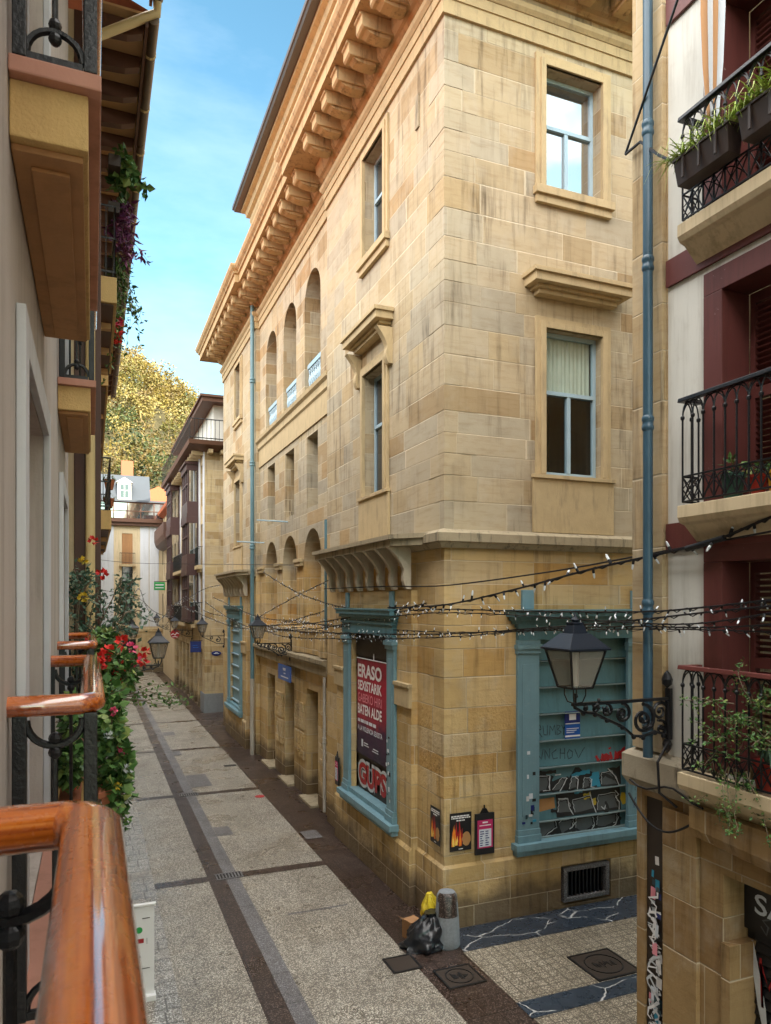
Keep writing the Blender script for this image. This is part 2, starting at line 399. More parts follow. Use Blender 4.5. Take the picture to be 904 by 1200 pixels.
            h = g.math('SUBTRACT', h, m)
        gum = g.vor(p, 2.6); c = g.mix(g.math('MULTIPLY', g.ramp(gum, [(.045,1),(.075,0)]), .55), c, tuple(x*.35 for x in a))
        strk = g.noise(g.scale(p, 2.2, .35, 1), 1.6, 7, .7); c = g.mix(g.math('MULTIPLY', g.ramp(strk, [(.52,0),(.70,1)]), .45), c, g.mix(1, c, (.50,.47,.44), 'MULTIPLY'))
        rr = g.math('ADD', rough, g.math('MULTIPLY', g.ramp(g.noise(p, .8, 4), [(.35,0),(.65,1)]), -wet))
        return g.bsdf(c, rr, g.bump(h, .35, .004), spec=.5)
    A['pave'] = aggregate('exposed aggregate paving', (.24,.22,.185), (.60,.55,.455), (.78,.73,.63), sc_=62, rough=.50, wet=.28)
    A['pave_side'] = aggregate('side slab paving', (.30,.275,.235), (.56,.52,.45), (.70,.66,.59), sc_=60, rough=.33, tile=(.62,.36,.012), wet=.2)
    A['pave_tile'] = aggregate('small square tiles', (.22,.19,.14), (.52,.46,.355), (.68,.62,.50), sc_=65, rough=.55, tile=(.165,.165,.008))
    A['porphyry'] = aggregate('dark red brown slabs', (.045,.028,.022), (.085,.055,.043), (.18,.13,.11), sc_=60, rough=.42, tile=(.55,.40,.008), wet=.2)
    A['gutter_stone'] = aggregate('grey gutter stone', (.16,.155,.16), (.26,.255,.265), (.36,.355,.365), sc_=70, rough=.5, tile=(9.,.85,.008))
    g = NG('black veined marble'); p = g.pos()
    w = g.noise(p, 1.3, 2, .5, 1)
    q = g.node('VectorMath', {0: g.scale(p, .55, 1.1, 1), 1: g.node('VectorMath', {0: g.noise(p, 1.6, 3, .5, 1), 1: (.35,.35,0)}, operation='MULTIPLY').outputs[0]}, operation='ADD').outputs[0]
    vn = g.vor(q, 1.5, feature='DISTANCE_TO_EDGE')
    vv = g.math('MULTIPLY', g.ramp(vn, [(.0,1),(.006,.8),(.014,0)]), g.ramp(g.noise(p, 1.7, 3), [(.42,0),(.52,1)]))
    A['marble'] = g.bsdf(g.mix(vv, g.mix(g.noise(p, 4, 5), (.018,.024,.034), (.045,.06,.082)), (.62,.62,.60)), g.math('ADD', .16, g.math('MULTIPLY', g.noise(p, 6, 4), .25)), spec=.6)
    # bin bags
    g = NG('black bin bag plastic'); p = g.pos()
    A['bag_black'] = g.bsdf((.010,.012,.016), .28, g.bump(g.noise(p, 9, 2, .4), .45, .03), spec=.6)
    g = NG('yellow bag plastic'); p = g.pos()
    A['bag_yellow'] = g.bsdf((.62,.47,.03), .35, g.bump(g.noise(p, 16, 3, .5), .7, .03), spec=.5)
    # campaign poster ground: red to navy print
    g = NG('poster red and navy print'); p = g.pos(); z = g.node('SeparateXYZ', {0: p}).outputs[2]
    zz = g.math('ADD', z, g.math('MULTIPLY', g.math('SUBTRACT', g.noise(p, 2.2, 4), .5), 1.6))
    A['poster'] = g.bsdf(g.ramp(g.math('DIVIDE', zz, 6), [(.33,(.012,.010,.035)),(.46,(.05,.010,.05)),(.52,(.30,.010,.04)),(.62,(.44,.012,.045)),(.72,(.22,.008,.03)),(.8,(.50,.018,.05))]), .45)
build_mats()
# ------------------------------------------------------------------ facade helpers: (a along the wall, o outward, z up)
def facade_x(X, s): return lambda a, o, z: (X + s*o, a, z)      # wall plane x = X, outward s
def facade_y(Y, s): return lambda a, o, z: (a, Y + s*o, z)

def wall(mb, T, a0, a1, z0, z1, holes=(), depth=.25):
    # holes: (a0,a1,z0,z1[,'arch'][,depth])
    As = sorted({a0, a1} | {h[0] for h in holes} | {h[1] for h in holes})
    Zs = sorted({z0, z1} | {h[2] for h in holes} | {h[3] for h in holes})
    As = [a for a in As if a0 <= a <= a1]; Zs = [z for z in Zs if z0 <= z <= z1]
    for i in range(len(As)-1):
        for j in range(len(Zs)-1):
            ca, cz = (As[i]+As[i+1])/2, (Zs[j]+Zs[j+1])/2
            if any(h[0] < ca < h[1] and h[2] < cz < h[3] for h in holes): continue
            mb.poly([T(As[i],0,Zs[j]), T(As[i+1],0,Zs[j]), T(As[i+1],0,Zs[j+1]), T(As[i],0,Zs[j+1])])
    for h in holes:
        b0, b1, c0, c1 = h[:4]; arch = 'arch' in h; d = h[-1] if isinstance(h[-1], float) and len(h) > 4 and (len(h) == 6 or not arch) else depth
        if arch:
            r = (b1-b0)/2; zc = c1-r; cx = (b0+b1)/2; n = 14
            P = [(cx - r*cos(pi*i/n), zc + r*sin(pi*i/n)) for i in range(n+1)]
            for i in range(n):
                mb.poly([T(P[i][0],0,P[i][1]), T(P[i+1][0],0,P[i+1][1]), T(P[i+1][0],0,c1), T(P[i][0],0,c1)])
            loop = [(b1,c0),(b0,c0)] + P + [(b1,c0)]
        else:
            loop = [(b0,c0),(b0,c1),(b1,c1),(b1,c0),(b0,c0)]
        for i in range(len(loop)-1):
            (p,q),(u,v) = loop[i], loop[i+1]
            if abs(p-u)+abs(q-v) < 1e-6: continue
            mb.poly([T(p,0,q), T(u,0,v), T(u,-d,v), T(p,-d,q)])
    return mb

def window(parent, T, a0, a1, z0, z1, rec=.2, fw=.07, transom=.58, mull=1, frame='frame_blue', glass='glass', fname='window', curtain=False, room=True):
    f = M(); o0, o1 = -rec-.06, -rec+.01
    e = .002
    f.box(a0+e,a0+fw,o0,o1,z0+e,z1-e,T); f.box(a1-fw,a1-e,o0,o1,z0+e,z1-e,T)
    f.box(a0+fw,a1-fw,o0,o1,z0+e,z0+fw*1.1,T); f.box(a0+fw,a1-fw,o0,o1,z1-fw,z1-e,T)
    zt = z0 + (z1-z0)*transom
    if transom: f.box(a0+fw,a1-fw,o0,o1+.02,zt-fw*.5,zt+fw*.5,T)
    ztop = zt-fw*.5 if transom else z1-fw
    for k in range(mull):
        am = a0 + (a1-a0)*(k+1)/(mull+1)
        f.box(am-fw*.55,am+fw*.55,o0,o1+.012,z0+fw*1.1,ztop,T)
    w = obj(f, fname, MAT[frame], parent, bev=.004)
    g = M()
    if glass == 'glass_clear': g.poly([T(a0+fw*.5,-rec-.03,z0+fw*.5),T(a1-fw*.5,-rec-.03,z0+fw*.5),T(a1-fw*.5,-rec-.03,z1-fw*.5),T(a0+fw*.5,-rec-.03,z1-fw*.5)])
    else: g.box(a0+fw*.5,a1-fw*.5,-rec-.04,-rec-.025,z0+fw*.5,z1-fw*.5,T)
    obj(g, 'pane', MAT[glass], w)
    if curtain:
        c = M(); n = 40
        for i in range(n):
            u0, u1 = a0+fw+(a1-a0-2*fw)*i/n, a0+fw+(a1-a0-2*fw)*(i+1)/n
            q = lambda i: -rec-.085 - .012*sin(i*1.9) - .008*sin(i*.7)
            c.poly([T(u0,q(i),zt), T(u1,q(i+1),zt), T(u1,q(i+1),z1), T(u0,q(i),z1)])
        obj(c, 'curtain', MAT['curtain'], w)
    if room and glass == 'glass_clear':
        r = M(); d0, d1 = -rec-1.5, -rec-.06
        c8 = [T(a0-.02,d0,z0-.02),T(a1+.02,d0,z0-.02),T(a1+.02,d1,z0-.02),T(a0-.02,d1,z0-.02),T(a0-.02,d0,z1+.02),T(a1+.02,d0,z1+.02),T(a1+.02,d1,z1+.02),T(a0-.02,d1,z1+.02)]
        r.add(c8, [(0,1,2,3),(4,5,6,7),(0,1,5,4),(0,3,7,4),(1,2,6,5)])
        obj(r, 'room_lining', MAT['dark'], w)
    return w

def surround(mb, T, a0, a1, z0, z1, w=.2, o=.05, bottom=False):
    for k, (ww, oo) in enumerate(((w, o), (w*.55, o+.03))):
        mb.box(a0-ww,a0-.001-.002*k,.001,oo,z0,z1+ww,T); mb.box(a1+.001+.002*k,a1+ww,.001,oo,z0,z1+ww,T)
        mb.box(a0-.001-.002*k,a1+.001+.002*k,.001,oo-.001,z1+.001,z1+ww-.001,T)

def hood(mb, T, a0, a1, z0, z1, proj=.45):
    h = z1-z0
    for i, (t0, t1, p) in enumerate(((0,.22,.45),(.22,.38,.62),(.38,.78,.9),(.78,1,1))):
        q = (1-p)*proj
        mb.box(a0+q,a1-q,.002,proj*p,z0+h*t0,z0+h*t1-.001,T)

def console(mb, T, a, w, z0, z1, proj, base=0.):
    h = z1-z0; n = 14; pts = []
    for i in range(n+1):
        t = i/n
        o = .09 + (proj-.09)*(.25*t + .75*t**2.6) + .055*sin(min(1, t*2.2)*pi)*(1 if t < .46 else 0) - .03*sin(pi*t)
        if t > .93: o = proj
        pts.append((base+o, z0+h*t))
    pts = [(base-.002, z0)] + pts + [(base-.002, z1)]
    mb.prism(pts, lambda p,q: T(a-w/2,p,q), lambda p,q: T(a+w/2,p,q))

def text(s, T, a, o, z, w, h, mat, parent, name='lettering', d=1, bold=.0, slant=0., thick=.0):
    cu = bpy.data.curves.new('txt', 'FONT'); cu.body = s; cu.size = 1; cu.offset = bold; cu.resolution_u = 3
    ob = bpy.data.objects.new('txt', cu)
    me = bpy.data.meshes.new_from_object(ob)
    bpy.data.objects.remove(ob); bpy.data.curves.remove(cu)
    xs = [v.co.x for v in me.vertices]; ys = [v.co.y for v in me.vertices]
    mb = M()
    if xs:
        x0, x1, y0, y1 = min(xs), max(xs), min(ys), max(ys)
        mb.v = [T(a + d*(v.co.x-x0)/(x1-x0)*w, o, z + (v.co.y-y0)/max(1e-6,y1-y0)*h + slant*(v.co.x-x0)/(x1-x0)) for v in me.vertices]
        mb.f = [list(p.vertices) for p in me.polygons]; mb.mi = [0]*len(mb.f)
    bpy.data.meshes.remove(me)
    return obj(mb, name, MAT[mat], parent, fixn=False)

# ------------------------------------------------------------------ camera, light, sky
H0 = 5.5
TH = math.atan(344/847)
cam = bpy.data.cameras.new('camera'); co = bpy.data.objects.new('camera', cam); COL.objects.link(co)
cam.sensor_fit = 'HORIZONTAL'; cam.sensor_width = 36; cam.lens = 847/904*36
cam.shift_y = 106/904; cam.clip_start = .05; cam.clip_end = 3000
co.location = (0,0,H0); co.rotation_euler = (pi/2, 0, -TH)
cam.dof.use_dof = True; cam.dof.focus_distance = 13; cam.dof.aperture_fstop = 14
sc.camera = co

SUN = Vector((.34,-.94,.335)).normalized()      # towards the sun: behind the camera, a little to the right, low
el = math.asin(SUN.z); az = math.atan2(SUN.x, SUN.y)
sl = bpy.data.lights.new('sun', 'SUN'); sl.energy = 2.3; sl.angle = math.radians(.6); sl.color = (1,.90,.74)
so = bpy.data.objects.new('sun', sl); COL.objects.link(so)
so.rotation_euler = (-SUN).to_track_quat('-Z','Y').to_euler(); so.location = (0,-20,60)

w = bpy.data.worlds.new('World'); sc.world = w; w.use_nodes = True
nt = w.node_tree; nt.nodes.clear()
def wn(t, ins=None, **pr):
    n = nt.nodes.new('ShaderNode'+t)
    for k, v in pr.items(): setattr(n, k, v)
    for k, v in (ins or {}).items():
        if isinstance(v, bpy.types.NodeSocket): nt.links.new(v, n.inputs[k])
        else: n.inputs[k].default_value = v
    return n
sky = wn('TexSky', sky_type='NISHITA', sun_disc=False, sun_elevation=el, sun_rotation=az, air_density=1.0, dust_density=.6, ozone_density=2.2)
tc = wn('TexCoord').outputs['Generated']
sx = wn('SeparateXYZ', {0: tc})
wisp = wn('TexNoise', {'Vector': wn('Mapping', {0: tc, 1: (.3,.1,.2), 2: (0,0,.5), 3: (1.1,2.2,3.4)}).outputs[0], 'Scale': 1.7, 'Detail': 7, 'Roughness': .6}).outputs[0]
nz = wn('TexNoise', {'Vector': wn('Mapping', {0: tc, 1: (3.1,.7,.4), 3: (1.5,1.5,2.6)}).outputs[0], 'Scale': 1.9, 'Detail': 6, 'Roughness': .55}).outputs[0]
# unseen cloud bank overhead and behind, shaped to light the street; thin wisps ahead
def wm(op, *a):
    n = nt.nodes.new('ShaderNodeMath'); n.operation = op
    for i, v in enumerate(a):
        if isinstance(v, bpy.types.NodeSocket): nt.links.new(v, n.inputs[i])
        else: n.inputs[i].default_value = v
    return n.outputs[0]
bank = wm('ADD', wm('ADD', wm('MULTIPLY', sx.outputs[2], .85), wm('MULTIPLY', sx.outputs[1], -.25)), wm('MULTIPLY', sx.outputs[0], -.36))
den = wm('ADD', nz, wm('MULTIPLY', wm('SUBTRACT', bank, .48), 1.1))
rp = wn('ValToRGB', {0: den}); rp.color_ramp.elements[0].position = .40; rp.color_ramp.elements[1].position = .74
rp.color_ramp.elements[0].color = (0,0,0,1); rp.color_ramp.elements[1].color = (1,1,1,1)
cl = wn('Mix', data_type='RGBA')
tint = wn('Mix', data_type='RGBA', blend_type='MULTIPLY'); tint.inputs[0].default_value = 1
nt.links.new(sky.outputs[0], tint.inputs[6]); tint.inputs[7].default_value = (.60,.82,.72,1)
wr = wn('ValToRGB', {0: wisp}); wr.color_ramp.elements[0].position = .42; wr.color_ramp.elements[1].position = .80; wr.color_ramp.elements[0].color = (0,0,0,1); wr.color_ramp.elements[1].color = (.07,.07,.07,1)
nt.links.new(wm('MAXIMUM', rp.outputs[0], wr.outputs[0]), cl.inputs[0]); nt.links.new(tint.outputs[2], cl.inputs[6]); cl.inputs[7].default_value = (13.5,13.0,12.4,1)
bg = wn('Background', {0: cl.outputs[2], 1: .12}); ow = wn('OutputWorld', {0: bg.outputs[0]})

sc.view_settings.view_transform = 'Standard'; sc.view_settings.look = 'None'; sc.view_settings.exposure = 2.05; sc.view_settings.gamma = 1
sc.render.engine = 'CYCLES'
sc.cycles.max_bounces = 6; sc.cycles.diffuse_bounces = 4; sc.cycles.glossy_bounces = 3; sc.cycles.transparent_max_bounces = 8
sc.cycles.use_denoising = True; sc.cycles.sample_clamp_indirect = 6; sc.cycles.caustics_reflective = False; sc.cycles.caustics_refractive = False

# ------------------------------------------------------------------ ground
def struct(name, mb, mat, **k): return tag(obj(mb, name, MAT[mat], **k), kind='structure')
g = M(); g.poly([(-400,-300,0),(700,-300,0),(700,900,0),(-400,900,0)])
struct('ground', g, 'porphyry')
def sheet(x0,x1,y0,y1,z=.004): return M().poly([(x0,y0,z),(x1,y0,z),(x1,y1,z),(x0,y1,z)])
struct('street_paving', sheet(1.12,4.54,-20,59.5), 'pave')
struct('side_paving', sheet(-.26,1.12,-20,59.5), 'pave_side')
struct('drain_channel', sheet(2.46,2.72,-20,59.5,.008), 'gutter_stone')
b = M()
b.add(sheet(2.13,2.46,-20,59.5,.008).v, [(0,1,2,3)])
for k in range(-3, 7):
    y = 14.75 + k*6.6
    if not 8.6 < y < 12.0:
        b.add(sheet(1.12,2.13,y-.28,y,.008).v, [(0,1,2,3)]); b.add(sheet(2.72,4.54,y-.28,y,.008).v, [(0,1,2,3)])
struct('dark_paving_bands', b, 'porphyry')
struct('side_street_tiles', sheet(5.40,30,6.87,10.05,.006), 'pave_tile')
k1 = M(); k1.add(sheet(5.42,30,10.05,10.80,.011).v, [(0,1,2,3)]); k1.add(sheet(5.38,30,8.10,8.50,.011).v, [(0,1,2,3)])
struct('marble_kerb', k1, 'marble')
pp = M()
for x0,x1,y0,y1 in ((2.73,3.35,22.0,23.6),(2.73,3.1,17.2,17.9),(2.73,3.0,26.8,27.6),(2.73,3.2,31.0,31.8),(4.60,5.0,16.2,16.8),(3.2,4.3,12.4,12.45)): pp.add(sheet(x0,x1,y0,y1,.011).v, [(0,1,2,3)])
struct('paving_patches', pp, 'gutter_stone')
# iron covers and grates in the paving
def cover(name, label, x0, x1, y0, y1, group=None, ring=False):
    m_ = M(); m_.box(x0,x1,y0,y1,.0,.016)
    o = obj(m_, name, MAT['door'], bev=.004, loc=((x0+x1)/2,(y0+y1)/2,0)); tag(o, label, 'manhole cover', group)
    r = M()
    r.box(x0,x1,y0,y0+.03,.016,.022); r.box(x0,x1,y1-.03,y1,.016,.022); r.box(x0,x0+.03,y0+.03,y1-.03,.016,.022); r.box(x1-.03,x1,y0+.03,y1-.03,.016,.022)
    if ring:
        cx, cy = (x0+x1)/2, (y0+y1)/2; rr = min(x1-x0,y1-y0)*.36
        r.tube([(cx+rr*cos(i*pi/12), cy+rr*sin(i*pi/12), .018) for i in range(24)], .01, 4, closed=True)
        for i in range(9): r.box(cx-rr*.6+.02*R.random()+i*rr*.14, cx-rr*.6+i*rr*.14+.03, cy-.1*R.random(), cy+.1*R.random(), .016, .021)
    obj(r, 'cover_rim', MAT['iron'], o)
cover('manhole_cover', 'square dark cover with lighter worn middle in the brown band by the bollard', 4.69,5.30,9.14,9.70, 'covers in the paving', True)
cover('manhole_cover', 'large square cover with a round lid among the small side street tiles', 6.80,7.58,8.52,9.30, 'covers in the paving', True)
cover('inspection_cover', 'small plain dark square plate at the corner of the pale aggregate paving', 4.13,4.60,9.84,10.31, 'covers in the paving')
def grate(y, label):
    m_ = M(); m_.box(2.28,2.80,y-.30,y+.02,0,.012); o = obj(m_, 'drain_grate', MAT['dark'], loc=(2.54,y,0)); tag(o, label, 'drain grate', 'drain grates in the channel')
    r = M()
    for i in range(9): r.box(2.29+i*.062,2.315+i*.062,y-.29,y+.01,.012,.024)
    r.box(2.28,2.80,y-.30,y-.27,.012,.022); r.box(2.28,2.80,y-.01,y+.02,.012,.022)
    obj(r, 'grate_bars', MAT['gutter_stone'], o)
grate(14.76, 'nearer barred drain grate where the first cross band meets the channel')
grate(21.36, 'farther barred drain grate where the second cross band meets the channel')
m_ = M(); m_.box(4.1,4.5,24.4,24.62,0,.014); tag(obj(m_, 'drain_slot', MAT['dark'], loc=(4.3,24.5,0)), 'narrow dark drain slot at the edge of the paving before the doors', 'drain')
m_ = M(); m_.lathe([(.001,.013),(.13,.013),(.135,.004)], (4.40,20.3,0), 20); tag(obj(m_, 'paint_spot', MAT['redpaint'], loc=(4.40,20.3,0)), 'round orange red paint spot sprayed on the paving', 'paint mark')
# ------------------------------------------------------------------ the big sandstone corner building
XM, YS, XC = 5.48, 10.87, 5.62
B = thing('stone_building', 'large honey sandstone corner building with deep bracketed cornice and teal shop windows', 'building', (XM, YS, 0))
TW, TS, TC = facade_x(XM, -1), facade_y(YS, -1), facade_x(XC, -1)
ZT = 16.55
P1, P2, P3 = 17.4, 25.92, 32.9
BAY = 5.36; TB = facade_x(BAY, -1)
# south wall
m_ = M()
HS = [(7.47,8.70,7.78,10.38,.22),(7.47,8.70,12.89,15.05,.22),(7.30,9.36,1.28,4.85,.18),(7.83,8.86,.10,.73,.15)]
wall(m_, TS, XM, 15.5, 0, ZT, HS)
# east, north and inner closing walls
m_.poly([(15.5,YS,0),(15.5,P3,0),(15.5,P3,ZT),(15.5,YS,ZT)])
wall(m_, facade_y(P3, 1), XM, 15.5, 0, ZT)
# west wall of the near and far pavilions
HWn = [(13.49,14.67,7.78,10.36,.24),(13.49,14.67,12.89,15.05,.24),(12.98,15.22,.0,5.0,.5)]
wall(m_, TW, YS, P1, 0, ZT, HWn)
mir = lambda y: 43.3 - y
HWf = [(mir(14.67),mir(13.49),7.78,10.36,.24),(mir(14.67),mir(13.49),12.89,15.05,.24),(28.18,30.42,.0,5.0,.5)]
wall(m_, TW, P2, P3, 0, ZT, HWf)
for y in (P1, P2): m_.poly([(XM,y,0),(XC,y,0),(XC,y,ZT),(XM,y,ZT)])
# centre
ARC = (19.2, 21.66, 24.12)
HC = []
for c in ARC:
    HC += [(c-.78,c+.78,11.36,14.66,'arch',.9),(c-.53,c+.53,8.15,10.15,.45),(c-.82,c+.82,4.72,7.55,'arch',.8),(c-.55,c+.55,.04,3.08,.55)]
wall(m_, TC, P1, P2, 0, ZT, HC)
# lower bays with the shop windows
for (y0, y1, sh) in ((11.95,16.25,(12.98,15.22)),(27.05,31.35,(28.18,30.42))):
    wall(m_, TB, y0, y1, 0, 5.72, [(sh[0],sh[1],1.36,4.95,.32)])
    for y in (y0, y1): m_.poly([(XM,y,0),(BAY,y,0),(BAY,y,5.72),(XM,y,5.72)])
    m_.poly([(XM,y0,5.72),(XM,y1,5.72),(BAY,y1,5.72),(BAY,y0,5.72)])
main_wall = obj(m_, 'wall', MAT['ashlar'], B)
# loggia back walls and doors
m_ = M()
for c in ARC:
    m_.box(c-.85,c+.85,-1.0,-.902,11.3,14.7,TC); m_.box(c-.9,c+.9,-.9,-.802,4.6,7.6,TC)
obj(m_, 'recess_wall', MAT['ashlar'], B)
for c in ARC:
    window(B, TC, c-.45,c+.45,11.6,14.0, rec=.84, transom=.6, frame='door', fname='loggia_window', room=False)
    window(B, TC, c-.5,c+.5,8.2,10.1, rec=.40, transom=.6, frame='frame_blue', room=False)
    window(B, TC, c-.5,c+.5,4.9,6.9, rec=.74, transom=.6, frame='frame_blue', fname='loggia_window', room=False)
    d = M(); d.box(c-.55,c+.55,-.60,-.552,.05,3.07,TC)
    for sgn in (-1,1):
        for z0,z1 in ((.25,1.1),(1.25,2.2),(2.35,2.95)): d.box(c+sgn*.27-.2,c+sgn*.27+.2,-.551,-.53,z0,z1,TC)
    dd = obj(d, 'door', MAT['door'], B)
    k = M(); k.lathe([(.005,-.04),(.03,-.02),(.03,.02),(.005,.04)], (XC+.50, c-.08, 1.05), 8); obj(k, 'handle', MAT['iron'], dd)
    s_ = M(); s_.box(c-.62,c+.62,-.3,.22,.005,.07,TC); obj(s_, 'door_step', MAT['ledge'], B)
    bl = M(); zb = 11.36
    bl.box(c-.76,c+.76,-.20,-.08,zb+.78,zb+.90,TC); bl.box(c-.76,c+.76,-.20,-.08,zb+.001,zb+.08,TC)
    bal = obj(bl, 'balustrade', MAT['frame_blue'], B)
    for i in range(8):
        q = M(); a = c-.66+i*.19
        q.lathe([(.03,0),(.05,.06),(.028,.18),(.055,.36),(.028,.54),(.05,.64),(.03,.70)], (XC+.14,a,zb+.08), 8); obj(q, 'baluster', MAT['frame_blue'], bal)
# windows of the pavilions
window(B, TS, 7.47,8.70,12.89,15.05, rec=.22, glass='glass_bright', room=False)
window(B, TS, 7.47,8.70,7.78,10.38, rec=.14, glass='glass_clear', curtain=True)
for y0, y1 in ((13.49,14.67),(mir(14.67),mir(13.49))):
    for z0, z1 in ((7.78,10.36),(12.89,15.05)): window(B, TW, y0,y1,z0,z1, rec=.22, room=False)
for z0, z1 in ((7.78,10.38),(12.89,15.05)):
    for T_, a_, b_ in ((TS,7.47,8.70),(TW,13.49,14.67),(TW,mir(14.67),mir(13.49))):
        tr = M(); surround(tr, T_, a_, b_, z0, z1); obj(tr, 'window_surround', MAT['trim'], B, bev=.006)
def stone_parts(name, items, mat='trim', bev=.006):
    for fn in items:
        q = M(); fn(q); obj(q, name, MAT[mat], B, bev=bev)
stone_parts('window_sill', [lambda q,T=T,a=a,b_=b_,z=z: (q.box(a-.24,b_+.24,.004,.13,z-.16,z-.02,T), q.box(a-.20,b_+.20,.004,.08,z-.30,z-.161,T))
    for T,a,b_ in ((TS,7.47,8.70),(TW,13.49,14.67),(TW,mir(14.67),mir(13.49))) for z in (12.89,)])
stone_parts('window_apron', [lambda q,T=T,a=a,b_=b_: (q.box(a-.26,b_+.26,.004,.06,6.74,7.70,T), q.box(a-.28,b_+.28,.004,.10,7.701,7.77,T))
    for T,a,b_ in ((TS,7.47,8.70),(TW,13.49,14.67),(TW,mir(14.67),mir(13.49)))])
stone_parts('window_hood', [lambda q,T=T,a=a,b_=b_: hood(q, T, a-.46, b_+.46, 10.92, 11.28, .42)
    for T,a,b_ in ((TS,7.47,8.70),(TW,13.49,14.67),(TW,mir(14.67),mir(13.49)))])
stone_parts('hood_bracket', [lambda q,T=T,a=a: console(q, T, a, .16, 10.2, 10.915, .34)
    for T,a in ((TW,13.49-.30),(TW,14.67+.30),(TW,mir(14.67)-.30),(TW,mir(13.49)+.30))])
# string courses, cornice
path = [(15.4,YS),(XM,YS),(XM,P1),(XC,P1),(XC,P2),(XM,P2),(XM,P3),(12,P3)]
def course(name, prof, mat='trim', pth=path):
    q = M(); q.sweep(prof, pth); return obj(q, name, MAT[mat], B)
course('architrave', [(.002,15.38),(.05,15.38),(.05,15.62),(.075,15.625),(.075,15.80),(.002,15.80)])
course('architrave_cap', [(.002,15.803),(.09,15.803),(.14,15.86),(.16,15.93),(.002,15.93)])
course('bed_moulding', [(.002,16.16),(.05,16.16),(.10,16.22),(.16,16.25),(.22,16.34),(.24,16.53),(.002,16.53)], 'trim_warm')
course('cornice', [(.002,16.54),(.93,16.54),(.93,16.80),(.98,16.82),(.99,16.88),(1.06,16.95),(1.10,17.04),(1.10,17.10),(.0,17.16),(-.9,17.2),(-.9,16.54)], 'trim_warm')
mo = M(); mo.prism([(.0,16.26),(.62,16.26),(.66,16.30),(.66,16.46),(.70,16.48),(.70,16.535),(.0,16.535)], lambda p,q: (-.17,p,q), lambda p,q: (.17,p,q))
mo.prism([(.06,16.19),(.30,16.18),(.48,16.21),(.56,16.258),(.06,16.258)], lambda p,q: (-.13,p,q), lambda p,q: (.13,p,q))
proto = obj(mo, 'modillion', MAT['trim_warm'], None, bev=.012)
def put_mod(x, y, rz):
    c = proto if put_mod.first else proto.copy()
    if not put_mod.first: COL.objects.link(c)
    put_mod.first = False
    c.parent = B; c.location = (x-XM, y-YS, 0); c.rotation_euler = (0,0,rz)
put_mod.first = True
y = YS+.45
while y < P3-.2:
    xx = XC if P1+.1 < y < P2-.1 else XM
    if min(abs(y-P1), abs(y-P2)) > .22: put_mod(xx-.16, y, pi/2)
    y += .745
for i in range(12): put_mod(XM+.45+i*.745, YS-.16, pi)
course('ledge_string', [(.002,6.42),(.10,6.42),(.16,6.50),(.20,6.52),(.20,6.66),(.12,6.72),(.002,6.74)], 'ledge', [(15.4,YS),(XM,YS),(XM,P1-.05)])
course('ledge_string', [(.002,6.42),(.10,6.42),(.16,6.50),(.20,6.52),(.20,6.66),(.12,6.72),(.002,6.74)], 'ledge', [(XM,P2+.05),(XM,P3),(9,P3)])
for (a0,a1,b0,b1) in ((11.25,11.85,16.55,17.1),(26.2,26.75,31.45,32.05)):
    q = M()
    q.prism([(.15,a0),(.57,a1),(.57,b0),(.15,b1)], lambda p,r: (XM-p,r,6.50), lambda p,r: (XM-p,r,6.62))
    q.prism([(.15,a0-.06),(.63,a1-.06),(.63,b0+.06),(.15,b1+.06)], lambda p,r: (XM-p,r,6.621), lambda p,r: (XM-p,r,6.70))
    obj(q, 'balcony_slab', MAT['ledge'], B)
    for i in range(8):
        q = M(); console(q, TW, a1+.16+i*(b0-a1-.32)/7, .11, 5.74, 6.50, .46, .122); obj(q, 'console', MAT['console'], B, bev=.006)
for (y0,y1,s0,s1) in ((11.95,16.25,12.6,15.6),(27.05,31.35,27.8,30.8)):
    for a,b_,e0,e1 in ((y0,s0,.03,0),(s1,y1,0,.03)):
        q = M(); q.box(a-e0,b_+e1,.002,.07,3.58,3.95,TB); q.box(a-e0*1.6,b_+e1*1.6,.002,.10,3.951,4.02,TB); obj(q, 'pier_moulding', MAT['trim'], B, bev=.008)
    q = M()
    for z0,z1,o_ in ((1.3,2.1,.05),(2.15,2.9,.045)):
        pass
    q.box(y0-.02,y1+.02,.002,.05,.0,.98,TB); q.prism([(.002,.98),(.05,.98),(.002,1.05)], lambda p,r: TB(y0-.02,p,r), lambda p,r: TB(y1+.02,p,r))
    obj(q, 'plinth', MAT['ashlar'], B)
q = M(); q.sweep([(.002,.0),(.045,.0),(.045,1.02),(.002,1.07)], [(15.4,YS),(8.90,YS)]); q.sweep([(.002,.0),(.045,.0),(.045,1.02),(.002,1.07)], [(7.79,YS),(XM,YS),(XM,11.93)])
q.box(7.79,8.90,.002,.045,.77,1.02,TS); q.box(7.79,8.90,.002,.045,0,.06,TS)
obj(q, 'plinth', MAT['ashlar'], B)
# corner stones, each a little uneven
def zc(k):
    lo, hi = (k-1.5)*.42, (k+1.5)*.42
    for _ in range(40):
        m = (lo+hi)/2
        if m/.42+.22*sin(2.3*m) < k: lo = m
        else: hi = m
    return lo
for k in range(3, 36):
    z0, z1 = zc(k)+.004, zc(k+1)-.004
    if z1 > 15.36: break
    if z0 < 1.08 or (z1 > 6.40 and z0 < 6.76): continue
    lx, ly = (.62,.36) if k % 2 else (.34,.58)
    e1, e2 = .003+.006*R.random(), .003+.006*R.random()
    q = M(); q.prism([(XM-e1,YS-e2),(XM+lx,YS-e2),(XM+lx,YS-.001),(XM-.001,YS-.001),(XM-.001,YS+ly),(XM-e1,YS+ly)], lambda x,y: (x,y,z0), lambda x,y: (x,y,z1)); obj(q, 'corner_stone', MAT['ashlar'], B, bev=.007)
